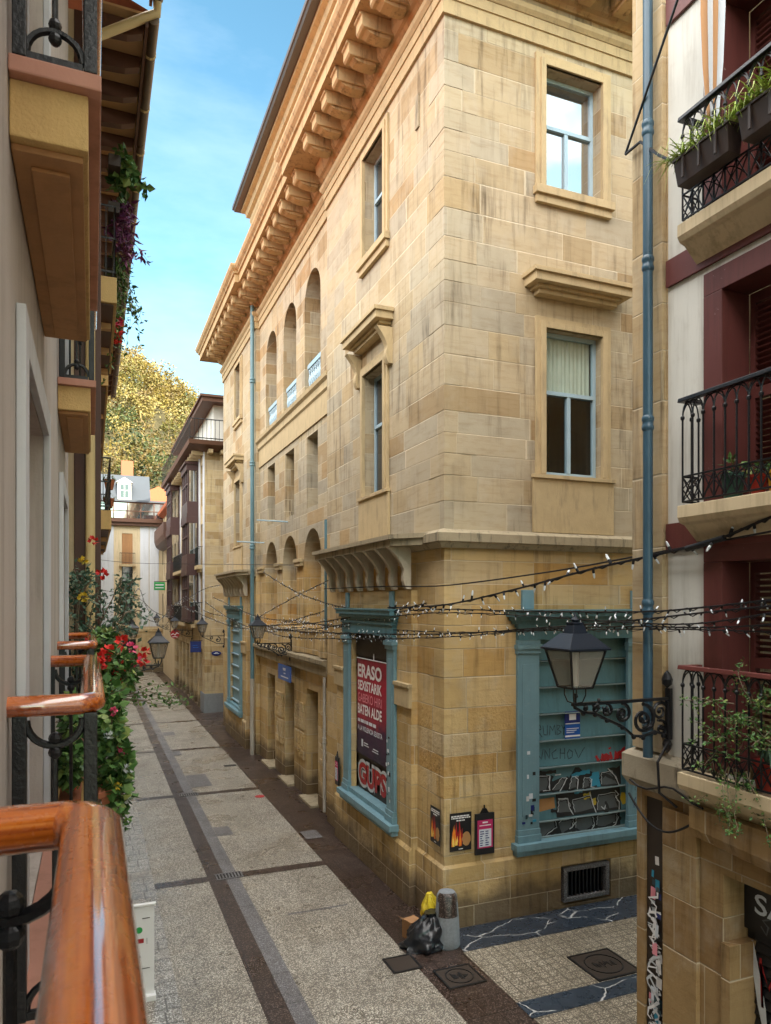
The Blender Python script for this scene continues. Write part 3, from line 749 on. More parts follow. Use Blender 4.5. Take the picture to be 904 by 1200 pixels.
# centre ledge, parapets, bands
course('door_ledge', [(.002,3.62),(.16,3.62),(.16,3.86),(.26,3.92),(.26,4.02),(.002,4.08)], 'ledge', [(XC,P1+.01),(XC,P2-.01)])
q = M(); q.box(P1+.01,P2-.01,.002,.10,4.09,4.70,TC)
for c in (17.75,20.43,22.89,25.35): q.box(c-.30,c+.30,.003,.17,4.081,4.80,TC)
q.box(P1+.01,P2-.01,.002,.14,4.701,4.75,TC); obj(q, 'parapet', MAT['ashlar'], B)
course('impost_band', [(.002,10.35),(.04,10.35),(.04,10.95),(.09,11.0),(.09,11.18),(.16,11.24),(.18,11.34),(.002,11.355)], 'trim', [(XC,P1+.01),(XC,P2-.01)])
for c in (17.78,20.43,22.89,25.50):
    q = M(); q.box(c-.33,c+.33,.002,.10,6.55,6.66,TC); q.box(c-.36,c+.36,.002,.13,6.661,6.76,TC); obj(q, 'pier_capital', MAT['trim'], B, bev=.008)
# rough carved blocks between the doors
for c in (20.43,22.89,17.85):
    for z0 in (1.0,1.85):
        q = M(); n = 9
        for i in range(n):
            for j in range(6):
                a0 = c-.5+i*1.0/n; zz = z0+j*.13
                q.box(a0+.004,a0+1.0/n-.006,.002,.03+.035*R.random(),zz+.004,zz+.122,TC)
        obj(q, 'rough_block', MAT['ashlar'], B, bev=.012)
# attic storey set back above the cornice
AX = 6.0
q = M(); wall(q, facade_x(AX,-1), 14.8,29.0,17.1,21.3); wall(q, facade_y(29.0,1), AX,14,17.1,21.3); wall(q, facade_y(14.8,-1), AX,14,17.1,21.3)
obj(q, 'attic_wall', MAT['attic'], B)
q = M(); q.sweep([(.002,20.75),(.06,20.75),(.10,20.85),(.10,21.0),(.22,21.06),(.26,21.25),(.40,21.30),(.40,21.42),(.002,21.42)], [(14,14.8),(AX,14.8),(AX,29.0),(14,29.0)]); obj(q, 'attic_cornice', MAT['trim'], B)
q = M(); q.sweep([(-.3,21.425),(.62,21.425),(.66,21.50),(.70,21.52),(.70,21.66),(-.3,21.9)], [(14,14.8),(AX,14.8),(AX,29.0),(14,29.0)])
q.poly([(AX,14.8,21.88),(14,14.8,22.6),(14,29,22.6),(AX,29,21.88)]); obj(q, 'attic_eave', MAT['slate_gutter'], B)
q = M(); q.poly([(XM-.5,YS-.5,17.15),(15.5,YS-.5,17.15),(15.5,P3,17.15),(XM-.5,P3,17.15)]); obj(q, 'roof', MAT['slate'], B)
# drainpipes
def pipe(parent, pts, r, mat, name='drainpipe', joints=()):
    q = M(); q.tube(pts, r, 10); o = obj(q, name, MAT[mat], parent, smooth=True)
    for z in joints:
        c = M(); c.lathe([(r*1.02,-.09),(r*1.35,-.07),(r*1.35,-.035),(r*1.15,-.02),(r*1.15,.02),(r*1.35,.035),(r*1.35,.07),(r*1.02,.09)], (pts[0][0],pts[0][1],z), 10); obj(c, 'pipe_collar', MAT[mat], o, smooth=True)
    return o
pipe(B, [(5.36,25.98,16.2),(5.36,25.98,2.75)], .075, 'pipe_blue', joints=(4.5,7.5,10.5,13.5))
pipe(B, [(5.36,25.98,2.745),(5.36,25.98,.0)], .082, 'pipe_white', 'pipe_boot')
pipe(B, [(5.52,17.55,7.6),(5.52,17.55,4.75)], .065, 'pipe_blue')
pipe(B, [(5.44,17.50,3.60),(5.44,17.50,.2)], .042, 'pipe_white', joints=(2.0,))
# iron tie rods high on the wall
for zz in (15.0,):
    q = M(); q.box(11.85,12.0,.002,.03,14.1,14.7,TW)
    obj(q, 'wall_tie', MAT['ledge'], B)
for (y_, z_) in ((21.9,8.0),(25.2,7.6)):
    q = M(); q.tube([(XC,y_,z_),(XC-.95,y_+.05,z_+.02)], .022, 6); obj(q, 'flag_rod', MAT['frame_blue'], B)
# vent
q = M(); 
q.box(7.84,8.85,-.04,.07,.11,.18,TS); q.box(7.84,8.85,-.04,.07,.65,.72,TS); q.box(7.84,7.92,-.04,.07,.18,.65,TS); q.box(8.77,8.85,-.04,.07,.18,.65,TS)
v = obj(q, 'vent_grille', MAT['gutter_stone'], B, bev=.006)
q = M()
for i in range(10): q.box(7.955+i*.083,7.985+i*.083,-.06,.02,.18,.65,TS)
obj(q, 'grille_bars', MAT['iron'], v)
q = M(); q.box(7.83,8.86,-.16,-.14,.1,.73,TS); obj(q, 'vent_back', MAT['dark'], v)

# teal shop windows
def shop(T, a0, a1, zt, name, side):          # a0,a1 outer edges of the pilasters
    pw = .44 if side == 0 else .36; side_s = 1 if side == 0 else .62
    q = M()
    q.box(a0,a1,.002,.10,4.84,5.06,T); q.box(a0-.03,a1+.03,.002,.13,5.061,5.12,T)
    for k,(o_,z0,z1) in enumerate(((.16,5.121,5.18),(.24,5.181,5.25),(.34,5.251,5.34),(.38,5.341,5.375))): q.box(a0-o_*.6*side_s,a1+o_*.6*side_s,.002,o_*side_s,z0,z1-.001,T)
    sh = obj(q, 'shopfront', MAT['teal'], B, bev=.005)
    for a in (a0, a1-pw):
        q = M()
        q.box(a,a+pw,.002,.07,1.52,4.60,T)
        q.box(a+.08,a+pw-.08,.071,.082,1.75,4.42,T)
        q.box(a-.02,a+pw+.02,.002,.10,4.601,4.68,T); q.box(a-.035,a+pw+.035,.002,.13,4.681,4.76,T); q.box(a-.01,a+pw+.01,.002,.09,4.761,4.838,T)
        q.box(a-.02,a+pw+.02,.002,.11,1.30,1.42,T); q.box(a-.01,a+pw+.01,.002,.09,1.421,1.518,T)
        obj(q, 'pilaster', MAT['teal_light'], sh, bev=.006)
        q = M(); q.box(a+.10,a+pw-.10,.002,.06,5.38,5.72,T); obj(q, 'finial_block', MAT['teal_light'], sh, bev=.01)
    q = M(); q.box(a0-.10,a1+.10,.002,.20,1.18,1.298,T); q.box(a0-.06,a1+.06,.002,.14,1.08,1.179,T)
    if side != 0: q.box(a0+pw,a1-pw,-.2,.06,1.299,1.40,T)
    obj(q, 'shop_sill', MAT['teal_light'], sh, bev=.006)
    return sh
shS = shop(TS, 6.88, 9.72, 5.4, 'south', 0)
# slatted shutter of the side street window
z0 = 1.102
boards = M(); edges = M()
for i in range(8):
    zb, zt = max(1.302, z0+i*.478), z0+(i+1)*.478
    if zt > 4.84: zt = 4.84
    boards.prism([(-.16,zb),(-.05-.05*(zb-z0-i*.478)/.478,zb+.02),(-.10,zt-.004),(-.16,zt-.004)], lambda p,r: TS(7.302,p,r), lambda p,r: TS(9.358,p,r))
    edges.box(7.302,9.358,-.10,-.005,zb-.006,zb+.010,TS)
sb = obj(boards, 'shutter_boards', MAT['teal'], shS); obj(edges, 'slat_ledge', MAT['slat_edge'], shS)
shW = shop(TB, 12.62, 15.58, 5.4, 'west', 1)
q = M(); q.box(12.99,15.21,-.20,-.16,1.37,4.9,TB); q.box(12.99,15.21,-.16,-.11,4.34,4.9,TB); obj(q, 'shutter', MAT['door'], shW)
q = M()
for i in range(6): q.box(13.02,15.18,-.1595,-.13,1.9+i*.5,1.93+i*.5,TB)
obj(q, 'shutter_bar', MAT['slat_edge'], shW)
shF = shop(TB, 27.82, 30.78, 5.4, 'far', 1)
q = M(); q.box(28.2,30.4,-.14,-.10,1.37,4.9,TB); obj(q, 'shutter_boards', MAT['teal_light'], shF)
q = M()
for i in range(7): q.box(28.2,30.4,-.0995,-.03,1.5+i*.47,1.54+i*.47,TB)
obj(q, 'slat_ledge', MAT['frame_blue'], shF)
# W pavilion lower string that crosses the centre windows: thin shadow joint
# ------------------------------------------------------------------ corner house on the right
RH = thing('corner_house', 'cream and maroon corner house with stone quoins, narrow iron balconies and a shuttered shop', 'house', (XM, 6.33, 0))
TR = facade_x(XM, -1)
YQ = 6.24
FL = (3.88, 6.43, 9.12, 11.8)
qs = M()
wall(qs, TR, 5.78, YQ, 3.5, 14.6); wall(qs, facade_y(YQ, 1), XM, 15.5, 0, 14.6)
qs.box(5.80,YQ,.002,.06,3.95,14.5,TR)
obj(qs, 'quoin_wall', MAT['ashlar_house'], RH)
pw = M()
holes = []
for i, f in enumerate(FL):
    for c in (4.41, 1.75, -.95, -3.6):
        holes.append((c-.88, c+.88, f+.02, f+2.22, .02))
wall(pw, TR, -34, 5.779, 3.5, 14.6, holes)  # lengthened unseen behind the camera to keep sun off the left balconies
pw.poly([(XM,-34,0),(15.5,-34,0),(15.5,-34,14.6),(XM,-34,14.6)]); pw.poly([(15.5,-34,0),(15.5,YQ,0),(15.5,YQ,14.6),(15.5,-34,14.6)])
obj(pw, 'plaster_wall', MAT['plaster_white'], RH)
# unseen block added above the roof to keep sun off the facades
q = M(); q.poly([(XM,-34,14.6),(15.5,-34,14.6),(15.5,YQ,14.6),(XM,YQ,14.6)]); obj(q, 'roof', MAT['slate'], RH)
q = M(); q.box(XM+.3,15.4,-34,-5.0,14.61,22.6); obj(q, 'sun_blocking_storey', MAT['plaster_cream'], RH)
q = M(); q.sweep([(0,14.6),(.5,14.62),(.55,14.75),(0,14.95)], [(15.4,YQ),(XM,YQ),(XM,-34)][::-1] if False else [(15.4,YQ+.0),(XM,YQ),(XM,-34)][::-1]); obj(q, 'eave', MAT['rafter'], RH)
band = M()
for f in FL[1:]: band.box(-34,5.775,.004,.035,f-.40,f-.13,TR)
obj(band, 'floor_band', MAT['maroon'], RH)
for f in FL[:3]:
    for c in (4.41, 1.75):
        j = M()
        a0, a1 = c-.88, c+.88
        j.box(a0,a0+.22,-.32,.03,f+.02,f+2.0,TR); j.box(a1-.22,a1,-.32,.03,f+.02,f+2.0,TR); j.box(a0,a1,-.32,.03,f+2.001,f+2.22,TR)
        w_ = obj(j, 'window', MAT['maroon_worn'], RH, bev=.006)
        s_ = M(); b0, b1 = a0+.22, a1-.22
        for (u0,u1) in ((b0,b0+.36),(b1-.36,b1)):
            s_.box(u0,u0+.05,-.40,-.33,f+.06,f+2.0,TR); s_.box(u1-.05,u1,-.40,-.33,f+.06,f+2.0,TR)
            s_.box(u0+.05,u1-.05,-.40,-.33,f+.06,f+.18,TR); s_.box(u0+.05,u1-.05,-.40,-.33,f+1.0,f+1.1,TR); s_.box(u0+.05,u1-.05,-.40,-.33,f+1.9,f+2.0,TR)
            for k in range(30):
                zz = f+.19+k*.057
                if f+.97 < zz < f+1.09 or zz > f+1.87: continue
                s_.prism([(-.39,zz),(-.345,zz+.03),(-.34,zz+.04),(-.385,zz+.012)], lambda p,r,u0=u0: TR(u0+.052,p,r), lambda p,r,u1=u1: TR(u1-.052,p,r))
        obj(s_, 'shutter', MAT['maroon_worn'], w_)
        g_ = M(); g_.box(b0+.36,b1-.36,-.44,-.42,f+.04,f+2.0,TR); obj(g_, 'pane', MAT['glass'], w_)
        if f == FL[2]:
            fr = M()
            fr.box(b1-.46,b1-.38,-.42,-.36,f+.05,f+2.0,TR); obj(fr, 'casement', MAT['pipe_white'], w_)
# narrow balcony with gothic iron railing
def gothic_balcony(f, a0, a1, rail='iron', proj=.25):
    s_ = M()
    s_.prism([(.036,f-.34),(proj-.06,f-.19),(proj+.0,f-.17),(proj+.03,f-.12),(proj+.03,f-.005),(.036,f-.005)], lambda p,r: TR(a0-.04,p,r), lambda p,r: TR(a1+.04,p,r))
    bal = obj(s_, 'balcony', MAT['plaster_cream'], RH, bev=.008)
    top = f+1.0
    hr = M(); hr.sweep([(-.035,top-.02),(-.03,top+.02),(.03,top+.02),(.035,top-.02)], [(XM-.03,a1),(XM-proj,a1),(XM-proj,a0),(XM-.03,a0)])
    obj(hr, 'handrail', MAT[rail], bal, bev=.006)
    xs_ = []
    n = int((a1-a0)/.125); stp = (a1-a0)/n
    for i in range(n+1): xs_.append(TR(a1-i*stp, proj, 0))
    side = [TR(a1, proj*.55, 0), TR(a1, .05, 0)]
    side0 = [TR(a0, proj*.55, 0), TR(a0, .05, 0)]
    def bar(p, thick=.0095):
        b_ = M(); b_.tube([(p[0],p[1],f+.03),(p[0],p[1],top-.15)], thick, 6)
        b_.lathe([(.012,-.02),(.02,-.01),(.02,.01),(.012,.02)], (p[0],p[1],top-.17), 6)
        obj(b_, 'baluster', MAT['iron'], bal)
    for p in xs_: bar(p)
    for p in side+side0: bar(p)
    t = M()
    def arch(p, q):
        p, q = Vector(p), Vector(q); pts = []
        for i in range(9):
            u = i/8; pts.append(p.lerp(q, .5-.5*cos(pi*u)) + Vector((0,0,top-.17+.145*sin(pi*u))))
        t.tube(pts, .0075, 5)
    for i in range(len(xs_)-1): arch(xs_[i], xs_[i+1])
    for i in range(len(xs_)-2): arch(xs_[i], xs_[i+2]) if i % 2 == 0 else None
    for sd, c_ in ((side, xs_[0]), (side0, xs_[-1])): arch(c_, sd[0]); arch(sd[0], sd[1])
    obj(t, 'arch_tracery', MAT['iron'], bal)
    l = M()
    loop = [TR(a1,.05,0), TR(a1,proj,0), TR(a0,proj,0), TR(a0,.05,0)]
    for zz in (f+.03, f+.27): l.tube([(p[0],p[1],zz) for p in loop], .011, 5)
    for i in range(len(xs_)-1):
        p, q_ = Vector(xs_[i]), Vector(xs_[i+1])
        l.tube([p+Vector((0,0,f+.03)), q_+Vector((0,0,f+.27))], .006, 4); l.tube([q_+Vector((0,0,f+.03)), p+Vector((0,0,f+.27))], .006, 4)
    for k in range(0, len(xs_)-4, 2):
        p, q_ = Vector(xs_[k]), Vector(xs_[k+4])
        l.tube([p.lerp(q_, i/10)+Vector((0,0,f+.05+.20*sin(pi*i/10))) for i in range(11)], .007, 4)
    for c_, sd in ((xs_[0], side), (xs_[-1], side0)):
        for p, q_ in ((c_, sd[0]), (sd[0], sd[1])):
            p, q_ = Vector(p), Vector(q_)
            for h0,h1 in ((.03,.15),(.15,.27)):
                l.tube([p+Vector((0,0,f+h0)), q_+Vector((0,0,f+h1))], .006, 4); l.tube([q_+Vector((0,0,f+h0)), p+Vector((0,0,f+h1))], .006, 4)
    obj(l, 'lattice_band', MAT['iron'], bal)
    return bal
for f, rl in ((FL[0],'maroon'),(FL[1],'iron'),(FL[2],'iron')):
    gothic_balcony(f, 3.45, 5.33, rl); gothic_balcony(f, .8, 2.7, rl)
# ground floor in stone: piers, lintel, weathered cornice, dark metal duct, shop recess
q = M()
wall(q, TR, -34, YQ, 0, 3.5, [(5.86,6.12,.0,3.44,.06),(2.6,5.08,.02,2.95,.34),(-.6,1.7,.02,2.92,.34)])
q.box(5.36,5.80,.002,.05,.0,3.40,TR)
q.box(4.98,5.078,-.33,.03,.0,2.32,TR)
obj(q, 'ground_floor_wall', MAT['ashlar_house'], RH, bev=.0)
q = M(); q.sweep([(.002,3.52),(.05,3.52),(.08,3.56),(.11,3.62),(.11,3.86),(.07,3.90),(.002,3.94)], [(XM,5.36),(XM,YQ),(15.4,YQ)]); obj(q, 'stone_cornice', MAT['ledge_old'], RH, bev=.0)
q = M()
n = 22
for i in range(n):
    u0, u1 = i/n, (i+1)/n; A0, A1 = 5.34-u0*3.0, 5.34-u1*3.0
    q.prism([(.002,3.20+.16*(u0-.5)**2*4*0-.22*u0),(.13,3.26-.22*u0),(.16,3.34-.16*u0),(.16,3.54),(.002,3.54)], lambda p,r,a=A0: TR(a,p,r), lambda p,r,a=A1: TR(a,p,r-.0))
obj(q, 'moulded_lintel', MAT['ashlar_house'], RH)
q = M(); q.box(5.862,6.118,-.058,-.03,.0,3.43,TR); duct = obj(q, 'cable_duct', MAT['door'], RH)
for i in range(56):
    q = M(); zz = .45+2.2*R.random()**1.0; a = 5.89+.15*R.random(); w2, h2 = .04+.07*R.random(), .05+.10*R.random(); o_ = -.0298+.0006*i
    if i == 0: zz, a, w2, h2 = 2.78, 5.97, .07, .09
    t_ = (R.random()-.5)*.6
    cs = [(-w2/2,-h2/2),(w2/2,-h2/2),(w2/2,h2/2),(-w2/2,h2/2)]
    a = min(max(a, 5.865+w2*.6), 6.115-w2*.6)
    q.poly([TR(a+p*cos(t_)*.8-r*sin(t_)*.3, o_, zz+p*sin(t_)*.3+r*cos(t_)) for p,r in cs])
    obj(q, 'sticker', MAT[R.choice(['white','paper','whitespray','white','cyan','greyspray','pinkprint','paper','tagink','black','navy'])], duct, fixn=False)
for i in range(22):                     # marker tags over the stickers
    q = M(); zz = .35+2.0*R.random(); pts = [(R.random()*.2, zz+.05*k+.06*R.random()) for k in range(6)]
    q.ribbon(pts, .024, lambda p,r,i=i: TR(5.88+p, -.006+.0005*i, r)); obj(q, 'marker_tag', MAT[R.choice(['white','whitespray','white','black'])], duct, fixn=False)
# shop recess: black fascia and painted roller shutter
q = M(); q.box(2.62,5.075,-.33,-.26,2.42,2.945,TR); fas = obj(q, 'shop_fascia', MAT['black'], RH)
text('SA', TR, 4.955, -.255, 2.60, .36, .19, 'paper', fas, d=-1, bold=.015)
q = M()
for i in range(24): q.prism([(-.30,.02+i*.1),(-.275,.05+i*.1),(-.30,.118+i*.1)], lambda p,r: TR(2.62,p,r), lambda p,r: TR(4.975,p,r))
q.box(2.62,5.07,-.34,-.302,.02,2.42,TR); ros = obj(q, 'roller_shutter', MAT['black'], RH)
def stroke(parent, T, pts, w_, mat, o, name='graffiti_stroke'):
    m2 = M(); m2.ribbon(pts, w_, lambda p,r: T(p+.23, o, r)); return obj(m2, name, MAT[mat], parent, fixn=False)
stroke(ros, TR, [(4.78,2.32),(4.72,2.05),(4.66,1.75),(4.60,1.45),(4.52,1.72),(4.45,2.0),(4.40,2.28)], .07, 'whitespray', -.268)
stroke(ros, TR, [(4.67,2.2),(4.65,1.75),(4.67,2.15),(4.58,1.95),(4.50,2.2),(4.49,1.8)], .03, 'redpaint', -.266)
stroke(ros, TR, [(4.62,1.5),(4.70,1.35),(4.62,1.2),(4.52,1.3),(4.58,1.48),(4.50,1.18),(4.42,1.1)], .04, 'redpaint', -.265)
stroke(ros, TR, [(4.66,2.50),(4.60,2.44),(4.58,2.52),(4.64,2.56),(4.56,2.6)], .02, 'greyspray', -.258)
# sagging cables on the stone
q = M(); q.tube([(XM-.10-.0*i, 6.25-1.0*i/14, 3.44-.32*sin(pi*i/14)*(1-.3*i/14)) for i in range(15)], .012, 5)
q.tube([(XM-.13, 6.2-1.0*i/8, 3.60-.05*sin(i)) for i in range(9)], .012, 5)
q.tube([(XM-.08,5.70,4.5),(XM-.08,5.69,4.1),(XM-.23,5.68,3.9),(XM-.23,5.66,3.6),(XM-.06,5.6,3.45)], .014, 5)
obj(q, 'facade_cable', MAT['cable'], RH)
# blue downpipe
q = M(); q.tube([(XM-.155,5.90,14.6),(XM-.155,5.90,3.9)], .05, 10); dp = obj(q, 'downpipe', MAT['pipe_navy'], RH, smooth=True)
for z in (5.45,7.35,9.0,10.4,4.2):
    c = M(); c.lathe([(.051,-.08),(.062,-.06),(.062,-.03),(.055,-.015),(.055,.015),(.062,.03),(.062,.06),(.051,.08)], (XM-.155,5.90,z), 10); obj(c, 'pipe_collar', MAT['pipe_navy'], dp, smooth=True)
# cable arm at the top left of the balcony
q = M(); q.tube([(XM-.12,6.28,10.36),(5.1,5.2,11.25),(4.9,4.4,11.9)], .014, 5); q.tube([(XM-.12,6.28,10.36),(XM-.12,6.05,10.36),(XM-.2,5.7,10.0),(XM-.25,5.34,9.68)], .016, 5)
obj(q, 'bracket_cable', MAT['cable'], RH)
# furled parasol standing on the top balcony
ps = thing('furled_parasol', 'furled brown and white striped parasol standing on the upper balcony', 'parasol', (5.37,5.10,9.13))
q = M(); q.tube([(5.37,5.10,9.13),(5.37,5.10,11.9)], .016, 8); obj(q, 'pole', MAT['maroon'], ps)
q = M(); n = 16
prof = [(.02,9.85),(.045,10.05),(.075,10.5),(.09,11.0),(.085,11.4),(.03,11.85)]
for i in range(len(prof)-1):
    for k in range(n):
        def pt(r, z, k): 
            rr = r*(1+.28*(1 if k % 2 else -1)); return (5.37+rr*cos(2*pi*k/n), 5.10+rr*sin(2*pi*k/n), z)
        q.m = 0 if (k//2) % 2 else 1
        q.poly([pt(*prof[i],k), pt(*prof[i],k+1), pt(*prof[i+1],k+1), pt(*prof[i+1],k)])
obj(q, 'canopy', [MAT['soffit_brown'], MAT['paper']], ps)

# ------------------------------------------------------------------ wall lanterns
def spiral(mb, T, o, z, r, turns, a0, dirn, w_=.012):
    n = int(18*turns); pts = []
    for i in range(n+1):
        t = i/n; rr = r*(1-.85*t); a = a0 + dirn*2*pi*turns*t
        pts.append(T(0, o+rr*cos(a), z+rr*sin(a)))
    mb.tube(pts, w_*1.35, 5, r1=w_*.8)
    mb.ball(T(0,o+r*.12,z), w_*1.7, 6, 5)
def make_lamp(name, label, base, arm, s=-1, group='wall lanterns on scrolled brackets', detail=True):
    L = thing(name, label, 'street lamp', base, group)
    X, Y, Z = base
    T = lambda a,o,z: (X + s*o, Y + a, Z + z)
    q = M()
    q.box(-.022,.022,.02,arm+.03,-.022,.008,T)
    if detail:
        spiral(q,T,arm*.30,-.20,.155,1.6,pi*.5,1,.016); spiral(q,T,arm*.30,-.20,.09,1.2,-pi*.5,-1,.012)
        spiral(q,T,arm*.52,-.125,.10,1.5,pi*.5,1,.014); spiral(q,T,arm*.68,-.085,.065,1.4,pi*.5,1,.012)
        spiral(q,T,arm*.115,-.13,.10,1.5,pi*.9,-1,.014); spiral(q,T,arm*.10,-.30,.08,1.3,pi*.4,1,.012); spiral(q,T,arm*.80,-.06,.042,1.3,pi*.5,1,.010); spiral(q,T,arm*.90,-.05,.03,1.2,pi*.5,1,.009)
        low = [(arm+.01,-.03),(arm*.92,-.085),(arm*.8,-.105),(arm*.68,-.17),(arm*.52,-.25),(arm*.40,-.355),(arm*.30,-.37),(arm*.17,-.33),(.06,-.37)]
        q.tube([T(0,o,z) for o,z in low], .016, 5)
        for o,z in low[1:]: q.ball(T(0,o,z-.012), .026, 6, 5)
        for i in range(26):
            o,z = R.choice(low); q.ball(T((R.random()-.5)*.03, o+(R.random()-.5)*.12, z+.06+(R.random()-.5)*.14), .012+.014*R.random(), 5, 4)
    else:
        spiral(q,T,arm*.3,-.18,.13,1.3,pi*.5,1,.018); spiral(q,T,arm*.6,-.1,.08,1.2,pi*.5,1,.016)
        q.tube([T(0,o,z) for o,z in ((arm,-.03),(arm*.7,-.17),(arm*.35,-.34),(.04,-.36))], .018, 5)
    obj(q, 'bracket', MAT['iron'], L)
    q = M(); q.box(-.035,.035,.002,.035,-.42,.10,T)
    q.lathe([(.005,.10),(.05,.14),(.055,.19),(.03,.25),(.004,.28)], (0,.04,0), 8, T); q.lathe([(.005,-.56),(.035,-.52),(.05,-.47),(.03,-.42)], (0,.04,0), 8, T)
    obj(q, 'wall_plate', MAT['iron'], L, bev=.004)
    c = arm
    zb, zt, wb, wt = .16, .52, .115, .20
    fr = M()
    for i in range(4):
        a0, a1 = pi/4+i*pi/2, pi/4+(i+1)*pi/2; r2 = 2**.5
        P = lambda a, w2, z: T(w2*r2*cos(a), c+w2*r2*sin(a), z)
        fr.tube([P(a0,wb,zb), P(a0,wt,zt)], .011, 4); fr.tube([P(a0,wb,zb), P(a1,wb,zb)], .012, 4); fr.tube([P(a0,wt,zt), P(a1,wt,zt)], .014, 4)
        # holder arms under the lantern
        fr.tube([T(0 if i % 2 else 0, c, .0), T(.07*cos(a0), c+.07*sin(a0), .02), T(.10*cos(a0), c+.10*sin(a0), .09), T(.10*cos(a0), c+.10*sin(a0), zb)], .008, 4)
    fr.tube([T(0,c,-.05),T(0,c,.10)], .016, 6)
    lan = obj(fr, 'lantern_frame', MAT['iron'], L)
    for i in range(4):
        a0, a1 = pi/4+i*pi/2, pi/4+(i+1)*pi/2; r2 = 2**.5
        P = lambda a, w2, z: T((w2-.004)*r2*cos(a), c+(w2-.004)*r2*sin(a), z)
        g_ = M(); g_.poly([P(a0,wb,zb), P(a1,wb,zb), P(a1,wt,zt), P(a0,wt,zt)]); obj(g_, 'glass_pane', MAT['glass_lamp'], lan, fixn=False)
    q = M(); q.tube([T(0,c,zb+.01),T(0,c,zt-.02)], .035, 10); obj(q, 'lamp_tube', MAT['porcelain'], lan, smooth=True)
    q = M()
    def frus(w0,z0_,w1,z1_):
        q.hexa([T(-w0,c-w0,z0_),T(w0,c-w0,z0_),T(w0,c+w0,z0_),T(-w0,c+w0,z0_),T(-w1,c-w1,z1_),T(w1,c-w1,z1_),T(w1,c+w1,z1_),T(-w1,c+w1,z1_)])
    frus(wt+.035,zt+.0,wt+.035,zt+.018); frus(wt+.03,zt+.019,.10,zt+.155); frus(.085,zt+.156,.055,zt+.24); frus(.06,zt+.241,.06,zt+.262)
    q.lathe([(.03,zt+.262),(.042,zt+.285),(.02,zt+.31),(.006,zt+.35)], (0,c,0), 8, T)
    obj(q, 'roof', MAT['lamp_roof'], L, bev=.004)
    return L
MAT['lamp_roof'] = painted('blue black lamp roof', (.009,.014,.024), .42, .25, sc_=5, spec=.35)
make_lamp('wall_lantern', 'nearest black wall lantern on an ornate bracket before the graffiti covered teal shutter', (XM-.03,5.72,4.53), 1.17)
make_lamp('wall_lantern', 'black wall lantern on a bracket above the doors by the blue plaque', (XC-.11,21.0,4.30), 1.02)
make_lamp('wall_lantern', 'small wall lantern at the far end of the sandstone corner building beside the side street', (XM,32.6,4.02), .98, detail=False)
make_lamp('wall_lantern', 'tiny wall lantern by the red disc sign on the house with maroon bay windows', (5.2,41.4,3.95), .98, detail=False)
make_lamp('wall_lantern', 'tiny wall lantern farthest along the right hand houses under the green sign', (5.2,53.5,3.9), .95, detail=False)
make_lamp('wall_lantern', 'larger left hand wall lantern rising beside the red geraniums', (-.12,17.8,4.03), 1.57, s=1)
make_lamp('wall_lantern', 'smaller left hand wall lantern behind the geraniums, farther up the street', (-.12,30.6,3.95), 1.64, s=1, detail=False)
# ------------------------------------------------------------------ left: the house with the wooden handrails
LX = -.26
LH = thing('balcony_house', 'grey beige house with narrow balconies, varnished wooden handrails and bracketed eaves', 'house', (LX, 0, 0))
TL = facade_x(LX, 1)
BALS = ((-1.1,1.24),(2.70,4.70),(6.40,8.20))
ZF = (4.10, 7.32)
m_ = M()
hl = []
for (y0,y1) in BALS:
    for f in ZF: hl.append((y0+.42, y1-.15, f, f+2.35, .22))
wall(m_, TL, -8, 9.25, 0, 12.9, hl)
m_.poly([(LX,-8,0),(-9,-8,0),(-9,-8,12.9),(LX,-8,12.9)]); m_.poly([(LX,9.25,0),(-9,9.25,0),(-9,9.25,12.9),(LX,9.25,12.9)])
obj(m_, 'wall', MAT['plaster_grey'], LH)
for (y0,y1) in BALS:
    for f in ZF:
        q = M(); a0, a1 = y0+.42, y1-.15
        q.box(a0-.16,a0-.002,.002,.035,f+.0,f+2.5,TL); q.box(a1+.002,a1+.16,.002,.035,f+.0,f+2.5,TL); q.box(a0-.001,a1+.001,.002,.034,f+2.352,f+2.498,TL)
        sw = obj(q, 'window_surround', MAT['plaster_pale'], LH, bev=.004)
        q = M(); q.box(a0+.01,a0+.1,-.22,-.14,f,f+2.34,TL); q.box(a1-.1,a1-.01,-.22,-.14,f,f+2.34,TL); q.box((a0+a1)/2-.06,(a0+a1)/2+.06,-.22,-.13,f,f+2.34,TL)
        for z in (f+.01,f+.9,f+2.24): q.box(a0+.1,a1-.1,-.215,-.15,z,z+.09,TL)
        wi = obj(q, 'french_window', MAT['maroon'], LH)
        q = M(); q.box(a0-.02,a1+.02,-.24,-.215,f-.02,f+2.37,TL); obj(q, 'pane', MAT['glass'], wi)
